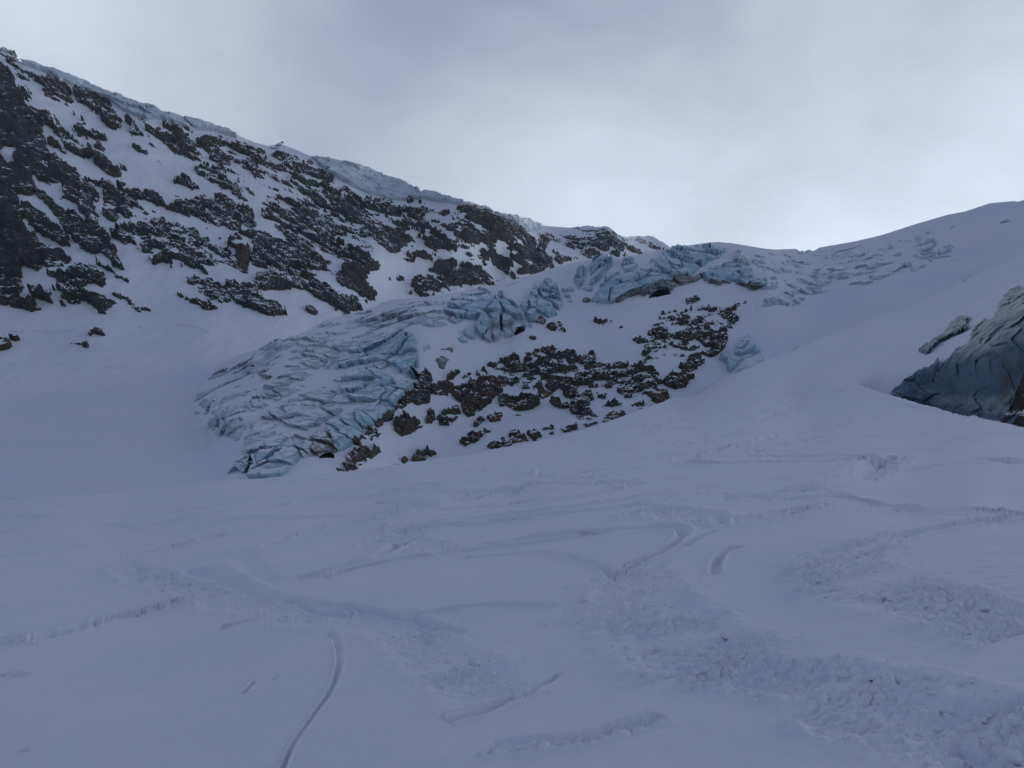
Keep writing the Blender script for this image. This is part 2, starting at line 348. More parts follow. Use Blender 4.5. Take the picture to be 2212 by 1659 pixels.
def relief_M(P):
    """ribs and gullies of the face, metres along the line of sight"""
    q = P * np.array([1, .5, .5]); q = q + 14 * np.stack([perlin(P / 90), perlin(P / 90 + 5), perlin(P / 90 + 9)], -1)
    rib = ridged(np.stack([(q[:, 0] + .75 * q[:, 2]) / 62, q[:, 1] / 160, q[:, 2] / 190], -1), 4)
    return (rib - .45) * -15
class Surf:
    def __init__(s, tps, relief=None): s.t = tps; s.r = relief
    def pts(s, u, v):
        sh = np.shape(u); u = np.ravel(u).astype(float); v = np.ravel(v).astype(float); Y = s.t(u, v); P = point(u, v, Y)
        if s.r is not None: Y = Y + s.r(u, v, P); P = point(u, v, Y)
        return P.reshape(sh + (3,))
BAS_LINES = [tr('Z8', '850,700 960,712 1010,722 1070,742'), tr('Z8', '540,930 600,928 650,922'), tr('Z8', '60,742 320,740 390,733'), tr('Z8', '640,715 780,720')]
def line_d(u, v, pl):
    d = np.full(np.shape(u), 1e9)
    for (x0, y0), (x1, y1) in zip(pl[:-1], pl[1:]):
        ex, ey = x1 - x0, y1 - y0; t = np.clip(((u - x0) * ex + (v - y0) * ey) / (ex * ex + ey * ey), 0, 1)
        d = np.minimum(d, np.hypot(u - x0 - t * ex, v - y0 - t * ey))
    return d
def rM(u, v, P):
    w = sstep(m_foot(u) - v, -10, 70)
    cr = sum(np.exp(-(line_d(u, v, pl) / 1.8) ** 2) for pl in BAS_LINES)
    return 1.6 * cr + 1.0 * (1 - w) * fbm(np.stack([P[:, 0] / 5., P[:, 1] / 16., P[:, 2] / 16.], -1), 3) + relief_M(P) * w + 1.6 * fbm(P / 45, 3) * (1 - w) * 1.2 + 2.0 * fbm(P / 18, 3) * w
TONGUE = tr('Z3', '60,940 200,770 460,640 760,525 1100,400 1500,335 1800,300 1790,440 1480,500 1490,790 1330,990 1100,1180 950,1290 720,1330 500,1460 250,1440 350,1250 200,1090 60,1000')
BANDS = tr('Z5', '470,430 900,395 1300,330 1760,300 1820,480 1500,560 1000,660 540,770')
def rG(u, v, P):
    c, s_ = math.cos(math.radians(24)), math.sin(math.radians(24))
    a = P[:, 0] * c + P[:, 2] * s_; b = -P[:, 0] * s_ + P[:, 2] * c
    m = sstep(poly_sdf(u, v, TONGUE), -8, 14)
    st = ridged(np.stack([a / 16, P[:, 1] / 12, b / 4.6], -1), 3, 2.1, .5) * 1.6 - .8
    m2 = sstep(poly_sdf(u, v, BANDS), -10, 25)
    cb = ridged(np.stack([a / 17, P[:, 1] / 14, b / 5.], -1) + 5, 3) - .5
    return 3.0 * fbm(P / 55, 3) + 1.1 * fbm(P / 14, 3) + .3 * fbm(P / 4.5, 2) - 1.6 * m * st - 3.0 * m2 * cb
def rW(u, v, P): return (1.2 * fbm(P / 20, 3)) * sstep(u, 1850, 1950)
class WBlend:
    def __call__(s, u, v):
        k = sstep(u, 1770, 1850); return F_tps(u, v) * .9997 * (1 - k) + W_tps(u, v) * k
SM, SG, SW = Surf(M_tps, rM), Surf(G_tps, rG), Surf(WBlend(), rW)

def sheet(surf, u0, u1, nu, bot, top, nv, back=60., drop=.55, nback=7, jag=None):
    u = np.linspace(u0, u1, nu); t = np.linspace(0, 1, nv)[:, None]
    tp = top(u) + (jag(u) if jag else 0)
    U = np.broadcast_to(u, (nv, nu)); Vv = bot(u) * (1 - t) + tp * t
    P = surf.pts(U, Vv)
    k = np.linspace(0, 1, nback + 1)[1:, None]
    c = P[-1]; out = c[:, :2] / np.linalg.norm(c[:, :2], axis=1, keepdims=True)
    B = np.zeros((nback, nu, 3)); B[..., :2] = c[None, :, :2] + out[None] * (back * k)[..., None]
    B[..., 2] = c[None, :, 2] - back * drop * (k ** 1.6)
    G = np.concatenate([P, B], 0); return G.reshape(-1, 3), nv + nback, nu, U, Vv

# ================================================================== rock and ice standing out of the snow
def overlay(surf, items, sp, kind, out_dir, soft, height, sink, namefn, parent, warp=3.0, holes=(), sfac=1.0, cut=()):
    """each item: dict(polys, d, mat, name, ...). One mesh per item; height is metres the piece stands proud."""
    allp = np.array([p for it in items for po in it['polys'] for p in po])
    u0, v0 = allp.min(0) - 12; u1, v1 = allp.max(0) + 12
    nu = int((u1 - u0) / sp) + 1; nv = int((v1 - v0) / sp) + 1
    uu = u0 + sp * np.arange(nu); vv = v0 + sp * np.arange(nv)
    U, V = np.meshgrid(uu, vv)
    wz = np.stack([U.ravel() / 11, V.ravel() / 11, np.zeros(U.size)], -1)
    wu = (warp * fbm(wz, 3)).reshape(U.shape); wv = (warp * fbm(wz + 31.7, 3)).reshape(U.shape)
    dens = np.zeros(U.shape); lab = np.full(U.shape, -1); ins = np.full(U.shape, -99.)
    for i, it in enumerate(items):
        for po in it['polys']:
            a = np.array(po); m = 10
            c0 = max(int((a[:, 0].min() - m - u0) / sp), 0); c1 = min(int((a[:, 0].max() + m - u0) / sp) + 2, nu)
            r0 = max(int((a[:, 1].min() - m - v0) / sp), 0); r1 = min(int((a[:, 1].max() + m - v0) / sp) + 2, nv)
            sl = (slice(r0, r1), slice(c0, c1))
            sd = poly_sdf(U[sl] + wu[sl], V[sl] + wv[sl], po)
            so_ = soft * it.get('soft', 1.0 if it['d'] > .93 else sfac); s = it['d'] * np.clip(.5 + sd / (2 * so_), 0, 1)
            m2 = (s > dens[sl]) | ((s >= dens[sl] - 1e-6) & (s > .6)) | ((lab[sl] < 0) & (sd > -2.2 * soft))
            dens[sl] = np.where(m2, np.maximum(s, dens[sl]), dens[sl]); lab[sl] = np.where(m2, i, lab[sl])
            ins[sl] = np.maximum(ins[sl], sd)
    for po in holes:
        a = np.array(po); c0, r0 = np.maximum(((a.min(0) - 14 - (u0, v0)) / sp).astype(int), 0); c1, r1 = ((a.max(0) + 14 - (u0, v0)) / sp).astype(int) + 2
        sl = (slice(r0, r1), slice(c0, c1)); sd = poly_sdf(U[sl] + wu[sl], V[sl] + wv[sl], po); dens[sl] *= 1 - np.clip(.5 + sd / 3, 0, 1)
    keep = (lab >= 0)
    if cut:
        for po in cut:
            a = np.array(po); c0, r0 = np.maximum(((a.min(0) - 4 - (u0, v0)) / sp).astype(int), 0); c1, r1 = ((a.max(0) + 4 - (u0, v0)) / sp).astype(int) + 2
            sl = (slice(r0, r1), slice(c0, c1)); keep[sl] &= poly_sdf(U[sl], V[sl], po) < -0.3
    idx = np.flatnonzero(keep.ravel()); uf = U.ravel()[idx]; vf = V.ravel()[idx]
    P = surf.pts(uf, vf); df = dens.ravel()[idx]; lf = lab.ravel()[idx]; inf = ins.ravel()[idx]
    h, e, drift = height(P, df, lf, inf, uf, vf)
    od = np.asarray(out_dir, float); od = od / np.linalg.norm(od)
    Pn = P + od * h[:, None]
    full = np.full(U.size, -1, np.int64); full[idx] = np.arange(len(idx))
    g = full.reshape(U.shape)
    # rows go down the picture here: order so that faces look at the viewer
    q = np.stack([g[1:, :-1], g[1:, 1:], g[:-1, 1:], g[:-1, :-1]], -1).reshape(-1, 4)
    q = q[(q >= 0).all(1)]
    q = q[e[q].max(1) > sink]
    fl = lf[q[:, 0]]
    objs = []
    for i, it in enumerate(items):
        qi = q[fl == i]
        if len(qi) < 4: continue
        o = mesh_obj(it.get('name') or namefn, Pn, qi, it['mat'], None, smooth=it.get('smooth', False), attrs={'drift': drift})
        it['obj'] = o
        if it.get('label'): tag(o, it['label'], it.get('cat'), it.get('group'), 'thing' if it.get('top') else None)
        if not it.get('top'): o.parent = it.get('parent') or parent
        objs.append(o)
    return objs

def IT(z, s, d=.85, mat='mountain_rock', **k):
    return dict(polys=[tr(z, p) for p in s.split(';')], d=d, mat=mat, **k)

MR, BR = 'mountain_rock', 'brown_rock'
MOUNT = [
 IT('Y0', '-900,-560 -400,-160 0,200 60,260 150,330 195,400 200,470 250,540 280,600 310,680 360,780 390,840 400,930 470,1000 540,1060 600,1150 540,1160 600,1310 740,1340 830,1430 960,1530 1060,1640 1000,1700 0,1700 -900,1700', .97, MR,
    label='tall near-black rock buttress running up the edge of the face'),
 IT('Y0', '-300,-150 0,40 50,40 110,80 215,150 265,215 350,265 440,345 440,385 390,400 500,430 480,445 400,410 300,330 200,270 120,210 60,120 0,70 -300,-100', .82, MR),
 IT('Y0', '200,350 300,370 390,460 340,490 250,450', .72), IT('Y0', '250,520 380,520 440,580 560,730 540,770 460,720 340,660 290,620', .58),
 IT('Y0', '320,650 380,690 430,760 520,830 620,890 700,980 760,1050 800,1130 860,1180 960,1270 1000,1320 990,1350 900,1320 830,1260 780,1200 720,1120 680,1050 560,980 470,950 400,860 380,790', .88),
 IT('Y0', '620,1170 700,1200 780,1280 850,1350 1020,1490 960,1480 860,1390 740,1310 640,1230', .82),
 IT('Y0', '1040,1290 1110,1250 1160,1280 1210,1350 1300,1420 1420,1490 1530,1610 1530,1660 1400,1640 1280,1560 1180,1480 1200,1400 1080,1390', .97, BR, label='rust-brown wedge of rock beside the near-black buttress'),
 IT('Y0', '500,450 560,410 650,400 740,440 830,500 880,580 930,680 930,750 890,750 800,730 700,690 600,640 530,560 560,520', .82, BR, label='dark tooth of rock just under the upper ice lip'),
 IT('Y0', '470,330 560,320 620,350 560,375', .7), IT('Y0', '960,560 1040,550 1060,600 1160,620 1260,620 1340,680 1330,700 1400,740 1500,840 1530,940 1530,1020 1410,1045 1320,990 1260,930 1290,860 1210,840 1240,780 1150,790 1050,750 980,700 940,640', .78),
 IT('Y0', '1520,870 1600,840 1670,900 1700,970 1640,960', .85), IT('Y0', '1600,1080 1690,980 1770,1060 1840,1150 1740,1150 1650,1140', .7),
 IT('Y0', '890,1000 1000,930 1110,1000 1040,1060 930,1040', .62), IT('Y0', '870,840 960,840 940,900', .5), IT('Y0', '990,1090 1060,1080 1150,1130 1100,1150', .7),
 IT('Y0', '1130,1050 1230,1080 1340,1150 1385,1220 1360,1255 1280,1190 1180,1150', .66), IT('Y0', '1200,1250 1300,1260 1420,1370 1380,1380 1290,1330', .66),
 IT('Z1', '805,735 850,718 900,735 960,760 980,780 930,800 1000,820 1080,840 1130,870 1160,890 1110,885 1060,860 1000,865 1000,830 920,800 860,770', .72),
 IT('Z1', '975,630 1040,600 1110,610 1160,630 1090,642 1000,645', .75),
 IT('Z1', '1020,680 1080,665 1100,680 1130,640 1180,645 1230,680 1250,720 1265,770 1200,775 1190,795 1150,770 1110,740 1060,710', .87, BR),
 IT('Z1', '1255,680 1330,672 1400,672 1450,690 1472,730 1430,745 1380,740 1320,755 1260,730', .87, BR), IT('Z1', '1485,705 1540,715 1580,745 1500,740', .7),
 IT('Z1', '930,720 1060,740 1070,765 1000,760', .5), IT('Z1', '1325,775 1400,770 1460,800 1500,860 1480,875 1400,860 1340,835', .74), IT('Z1', '1460,780 1560,800 1640,790 1600,830 1520,815', .62),
 IT('Z1', '1700,740 1800,724 1860,760 1940,800 1880,800 1810,790 1740,770', .66),
 IT('Z1', '1600,800 1700,800 1780,840 1880,880 1970,940 1900,960 1800,950 1700,930 1600,910 1575,880', .76),
 IT('Z1', '1900,850 2000,900 2100,920 2150,970 2080,980 2000,950', .74), IT('Z2', '140,220 185,215 215,260 170,258', .97, BR),
 IT('Z1', '1240,870 1300,860 1370,900 1440,940 1500,980 1560,1030 1610,1090 1625,1130 1570,1110 1500,1060 1420,1000 1330,960 1270,920', .78),
 IT('Z1', '1100,960 1170,950 1180,915 1240,930 1250,970 1285,985 1285,1025 1220,1020 1140,990', .62), IT('Z1', '920,1050 950,1028 1000,1040 1050,1090 1060,1130 1000,1110 940,1075', .96),
 IT('Z1', '1060,1140 1130,1090 1220,1070 1300,1050 1380,1080 1440,1080 1500,1110 1550,1180 1560,1260 1500,1280 1400,1250 1300,1200 1200,1190 1120,1170', .84),
 IT('Z1', '890,1170 960,1130 1030,1140 1020,1180 940,1200', .9),
 IT('Z1', '700,1250 780,1250 900,1230 1000,1190 1100,1210 1200,1230 1290,1310 1350,1330 1420,1400 1500,1450 1560,1500 1590,1560 1520,1550 1440,1500 1330,1520 1200,1510 1100,1490 980,1490 1000,1430 920,1430 880,1350 800,1380 740,1320', .72),
 IT('Y2', '800,950 870,920 930,900 950,960 940,1080 935,1190 880,1180 830,1110 790,1020', .99, 'slab_rock', label='smooth upright grey pillar in the middle of the rock face'),
 IT('Z1', '1560,1130 1650,1230 1640,1300 1600,1330 1560,1270', .85),
 IT('Z1', '1600,1300 1700,1290 1780,1330 1860,1400 1960,1390 2060,1420 2130,1420 2100,1450 2050,1480 1960,1480 2000,1560 1900,1520 1780,1500 1720,1520 1760,1600 1880,1620 1860,1660 1700,1660 1640,1600 1610,1500 1620,1400', .77),
 IT('Z1', '1710,1140 1780,1115 1860,1130 1880,1180 1960,1220 1900,1230 1800,1190', .55), IT('Z1', '1880,1000 1980,990 2060,1040 2080,1100 2060,1180 2130,1240 2100,1280 2000,1250 1920,1160 1890,1090', .76), IT('Z1', '1520,930 1600,950 1700,970 1800,1000 1700,1010 1600,980', .5),
 # lower left, below the buttress
 IT('Y1', '340,165 430,200 520,290 600,350 700,370 790,440 880,510 970,540 1010,640 1055,700 1060,750 1100,800 1145,890 1090,880 1030,820 940,755 870,755 780,700 700,630 620,560 560,480 500,400 400,290 330,200', .95, label='long dark rib slanting down between two narrow snow gullies'),
 IT('Y1', '-300,0 290,0 335,110 330,190 260,230 190,205 150,210 190,290 215,370 230,460 240,560 350,610 380,680 470,700 570,740 660,800 640,850 560,860 400,880 370,910 290,880 200,850 200,950 225,1050 180,1100 60,1110 0,1130 -300,1150', .97),
 IT('Y1', '190,260 300,310 420,390 500,480 590,540 630,680 550,660 470,620 400,580 330,540 250,480 215,380 190,320', .95),
 IT('Y1', '620,90 700,110 780,90 850,110 900,180 920,260 880,330 870,400 890,500 800,440 720,370 700,300 620,250 540,220 600,170', .82),
 IT('Y1', '950,180 1010,130 1100,190 1170,240 1190,330 1220,420 1130,430 1000,470 960,420 930,350 920,270', .9),
 IT('Y1', '370,870 480,870 600,880 700,860 830,860 900,880 950,940 985,975 935,1050 850,1020 760,1060 800,1100 900,1100 1010,1140 1050,1205 990,1240 960,1280 900,1280 840,1210 780,1150 700,1090 600,1060 520,1010 440,940', .87),
 IT('Y1', '240,960 310,1020 400,1050 470,1090 505,1145 420,1140 330,1070 260,1020', .74), IT('Y1', '500,1050 600,1080 660,1120 690,1205 620,1180 560,1100', .66), IT('Y1', '520,1180 615,1220 560,1222', .74),
 IT('Y1', '-300,1160 0,1150 80,1170 150,1140 240,1170 300,1150 350,1200 400,1230 465,1275 400,1280 330,1285 240,1270 150,1250 80,1210 0,1200 -300,1230', .86, BR),
 IT('Y1', '890,830 1000,890 1120,960 1235,1050 1130,1000 1040,940 960,900', .76), IT('Y1', '1100,790 1220,840 1300,900 1325,940 1270,930 1180,870', .58), IT('Y1', '1000,1100 1100,1090 1190,1150 1260,1220 1370,1270 1260,1260 1150,1180 1050,1150', .66),
 IT('Z8', '900,520 950,560 1000,545 1090,570 1115,625 1060,632 980,600 930,570', .85, BR),
 IT('Z8', '950,460 1000,455 1040,470 1090,460 1120,490 1200,500 1260,480 1320,510 1360,560 1400,600 1475,665 1410,665 1360,640 1280,620 1200,590 1120,590 1060,560 1000,520', .86),
 IT('Z8', '1290,420 1350,420 1450,450 1500,480 1515,515 1460,525 1400,510 1350,480', .85), IT('Z8', '815,420 890,430 850,442', .6),
 # middle
 IT('Z2', '0,220 100,230 150,270 250,290 330,330 345,370 260,360 150,330 0,350', .68), IT('Z2', '0,370 60,370 80,390 200,390 260,440 240,490 170,480 120,460 60,430', .64),
 IT('Z2', '340,390 420,400 480,420 540,440 520,480 600,490 700,490 760,550 690,550 640,540 560,530 500,500 400,440', .76),
 IT('Z2', '350,480 400,470 480,490 520,560 590,610 600,680 560,700 520,640 450,650 400,620 380,560', .86),
 IT('Y3', '780,690 900,680 1000,700 1160,670 1180,720 1150,800 1230,800 1300,790 1200,900 1080,1000 960,990 900,960 840,880 760,800 700,760 640,700 600,600 520,560 560,460 650,470 700,560', .93, label='dark overhanging cliff band above the central snow couloir'),
 IT('Z2', '750,490 830,490 810,503', .75), IT('Z2', '780,550 850,520 920,540 955,575 880,580 800,570', .78), IT('Z2', '960,540 1050,530 1085,560 1060,595 1010,590', .62),
 IT('Z2', '1110,545 1150,505 1195,487 1270,520 1300,512 1350,548 1430,567 1470,605 1500,650 1540,680 1560,740 1500,745 1400,755 1300,740 1250,720 1330,690 1280,650 1210,630 1160,600 1200,565 1150,560', .88, BR, label='ragged dark summit of the middle rock rib against the sky'),
 IT('Z2', '1040,660 1090,630 1140,640 1100,680 1050,685', .92), IT('Z2', '1080,690 1160,670 1260,690 1300,730 1280,770 1200,770 1100,750', .82), IT('Z2', '880,760 960,740 1080,750 1200,770 1150,800 1000,810 900,790', .64),
 IT('Z2', '750,840 800,820 870,830 850,870 770,860', .76), IT('Z2', '1540,680 1600,720 1640,790 1700,850 1740,900 1680,930 1560,965 1500,980 1440,950 1520,920 1580,880 1500,850 1490,800 1530,750', .87),
 IT('Z2', '1290,820 1380,820 1460,840 1500,860 1440,900 1350,880', .6), IT('Z2', '1000,870 1080,855 1200,850 1250,860 1180,890 1100,890 1110,940 1060,970 960,960 920,930', .74),
 IT('Z2', '820,1000 870,950 960,940 1080,950 1200,930 1310,910 1360,960 1390,1000 1300,1020 1240,1010 1100,1040 960,1070 880,1090 840,1040', .76), IT('Z2', '920,1100 1000,1065 1055,1070 1000,1097', .64),
 IT('Z2', '200,1080 280,1040 340,1060 420,1080 480,1130 550,1165 500,1185 400,1210 330,1170 260,1130', .82),
 IT('Z2', '380,900 470,880 520,920 560,1010 605,1080 600,1120 540,1110 450,1060 380,1040 340,1000', .96, BR, label='dark brown slab dropping to the snow of the central couloir'),
 IT('Z2', '420,780 500,790 570,860 645,910 560,945 500,900 440,860', .87), IT('Z2', '0,680 80,700 160,740 300,800 320,830 250,870 160,860 60,840 0,800', .78), IT('Z2', '140,600 240,640 330,740 400,780 300,760 200,700', .62),
 IT('Z2', '700,990 800,980 780,1000', .45), IT('Z2', '760,1075 820,1080 790,1092', .6),
 IT('Z1', '160,330 260,380 420,640 560,720 760,880 960,1000 1100,1000 1240,1080 1400,1060 1600,1140 1640,1300 1600,1560 1400,1600 1100,1540 900,1440 760,1300 600,1250 480,1000 380,760 230,520', .37, name='rock_outcrop'),
 IT('Z1', '760,540 900,560 1100,600 1250,640 1500,680 1700,750 1900,800 2100,900 2212,950 2212,1659 1900,1659 1640,1650 1640,1400 1700,1250 1640,1100 1500,950 1200,840 1000,780 900,640', .38, name='rock_outcrop'),
 IT('Z2', '40,260 200,300 420,380 600,470 760,540 840,620 820,760 740,820 620,790 560,860 640,920 560,960 600,1100 540,1180 400,1200 240,1100 60,1000 0,900 0,300', .47, name='rock_outcrop'),
 IT('Z2', '760,500 900,500 1080,560 1180,520 1300,540 1420,580 1540,700 1700,880 1640,960 1440,1010 1200,1040 960,1090 860,1040 900,950 1000,860 800,860 820,700', .44, name='rock_outcrop'),
 IT('Z2', '1620,700 1800,670 2000,660 2150,720 2212,760 2212,830 1960,850 1760,890 1700,800', .38, name='rock_outcrop'),
 IT('Y1', '150,950 300,1000 500,1030 700,1080 900,1150 1200,1200 1350,1270 1100,1240 900,1200 600,1220 300,1150', .42, name='rock_outcrop'),
 # far ridge
 IT('Z2', '1630,700 1690,690 1730,740 1690,800 1650,790', .82), IT('Z2', '1700,680 1800,665 1900,660 1830,690 1740,690', .58), IT('Z2', '1960,652 2020,653 2080,647 2130,690 2180,730 2212,745 2180,790 2100,760 2040,720', .74),
 IT('Z2', '1840,790 1920,730 1960,760 1900,800', .56), IT('Z2', '1890,810 1990,770 2100,790 2080,840 1960,840', .58), IT('Z2', '1740,850 1840,840 1900,860 1780,890', .66),
 IT('Z4', '790,118 850,110 960,110 1000,138 1085,185 1020,182 960,190 900,160 840,150', .68, BR), IT('Z4', '640,60 670,45 710,75 760,120 850,180 890,215 830,210 770,160 700,110', .84, BR),
 IT('Z4', '500,170 600,150 680,180 640,210 540,200', .56), IT('Z4', '600,225 740,215 800,240 660,250', .58),
]
MOUNT_HOLES = [tr('Y0', '40,1260 190,1260 200,1310 170,1350 190,1480 100,1480 60,1420 0,1390 0,1330'), tr('Y0', '490,1480 590,1490 640,1550 720,1560 690,1590 600,1550'),
               tr('Y1', '295,20 340,70 420,110 500,150 540,150 600,200 540,240 600,350 520,290 430,200 340,160'),
               tr('Y1', '160,215 260,240 330,310 430,400 500,410 560,480 600,560 620,640 600,560 500,480 420,390 300,310 200,260'),
               tr('Y1', '420,580 520,650 640,680 780,720 900,760 1000,830 1130,900 1000,880 880,830 700,760 560,700 470,640'),
               tr('Y1', '205,850 290,880 380,920 450,960 540,1020 620,1060 500,1050 400,1010 300,980 220,960'),
               tr('Z1', '760,1450 850,1500 930,1560 860,1640 800,1530')]
LOOSE = [
 IT('Z8', '1570,620 1610,615 1645,640 1630,657 1590,645', .96, 'boulder_rock', name='boulder', top=True, label='lone dark boulder sunk in the snow between the two lowest rock ribs', cat='boulder'),
 IT('Y1', '-200,1500 0,1505 50,1510 100,1550 118,1590 60,1615 0,1630 -200,1640', .97, BR, name='rock_outcrop', top=True, label='brown outcrop low in the snow basin at the left edge of the picture', cat='rock'),
 IT('Y1', '85,1490 110,1510 180,1500 188,1525 150,1540 105,1530', .92, BR, name='rock_outcrop', top=True, label='small rock beside the brown outcrop at the edge of the basin', cat='rock'),
 IT('Y1', '800,1465 880,1430 940,1460 968,1490 930,1498 860,1470 815,1500', .85, BR, name='rock_outcrop', top=True, label='hooked brown rock showing through the snow below the buttress', cat='rock'),
 IT('Y1', '755,1590 780,1555 815,1570 800,1600', .93, BR, name='rock_outcrop', top=True, label='small stone in the snow just under the hooked brown rock', cat='rock'),
 IT('Y1', '610,1530 660,1555 720,1555 790,1565 740,1575 650,1562', .6, BR, name='rock_outcrop', top=True, label='thin string of stones trailing from the hooked brown rock', cat='rock'),
]
def ledges(P, period, dip, wob):
    """saw-tooth steps: steep risers with short ledges between, along gently dipping beds"""
    z = P[:, 2] + dip * P[:, 0] + wob * fbm(P / (period * 5.0), 3) + .35 * wob * fbm(P / (period * 1.4), 2)
    t = z / period; k = np.floor(t); f = t - k
    r = _GR[(k.astype(np.int64) * 37 + np.floor((P[:, 0] + 6 * perlin(P / 9)) / (period * 4)).astype(np.int64) * 11) & 4095][:, 0]
    return f * (.75 + .5 * r), r
def h_mount(P, d, lab, ins, u, v):
    c, s = math.cos(math.radians(33)), math.sin(math.radians(33))
    a = P[:, 0] * c - P[:, 2] * s; b = P[:, 0] * s + P[:, 2] * c          # a runs down to the right
    n = fbm(np.stack([a / 12., P[:, 1] / 9., b / 4.0], -1), 4, 2.1, .55)
    big = fbm(np.stack([a / 30., P[:, 1] / 30., b / 11.], -1), 3)
    l1, r1 = ledges(P, 5.2, .30, 5.0); l2, r2 = ledges(P + 11, 1.9, .22, 2.2)
    n = .62 * n + .30 * big + .28 * (l1 - .4) + .22 * (l2 - .4) + .12 * r1
    e = d * .96 + np.where(d > .9, .72 - 3.0 * (d - .9), .72) * n - .47
    blk = ridged(P / 16.0, 4, 2.2, .55) - .5
    h = np.clip(e, -.35, .30) * 7.0 + np.where(e > 0, 1, .3) * (blk * 4.0 + 3.0 * l1 + 1.15 * l2 + .9 * r1 - 1.6)
    h = np.where(e < 0, np.minimum(h, e * 8), h * (.3 + .7 * sstep(v - m_crest(u), 2, 30)))
    return h, e, np.clip((.84 - d) * 1.1, -.17, .2) + .20 * big - .02
def h_loose(P, d, lab, ins, u, v):
    n = fbm(P / np.array([3.5, 3.5, 1.6]), 4); e = d + .4 * n - .5
    return np.clip(e, -.3, .45) * 6 + .6 * fbm(P / 2.0, 3), e, np.full(len(P), -.05)

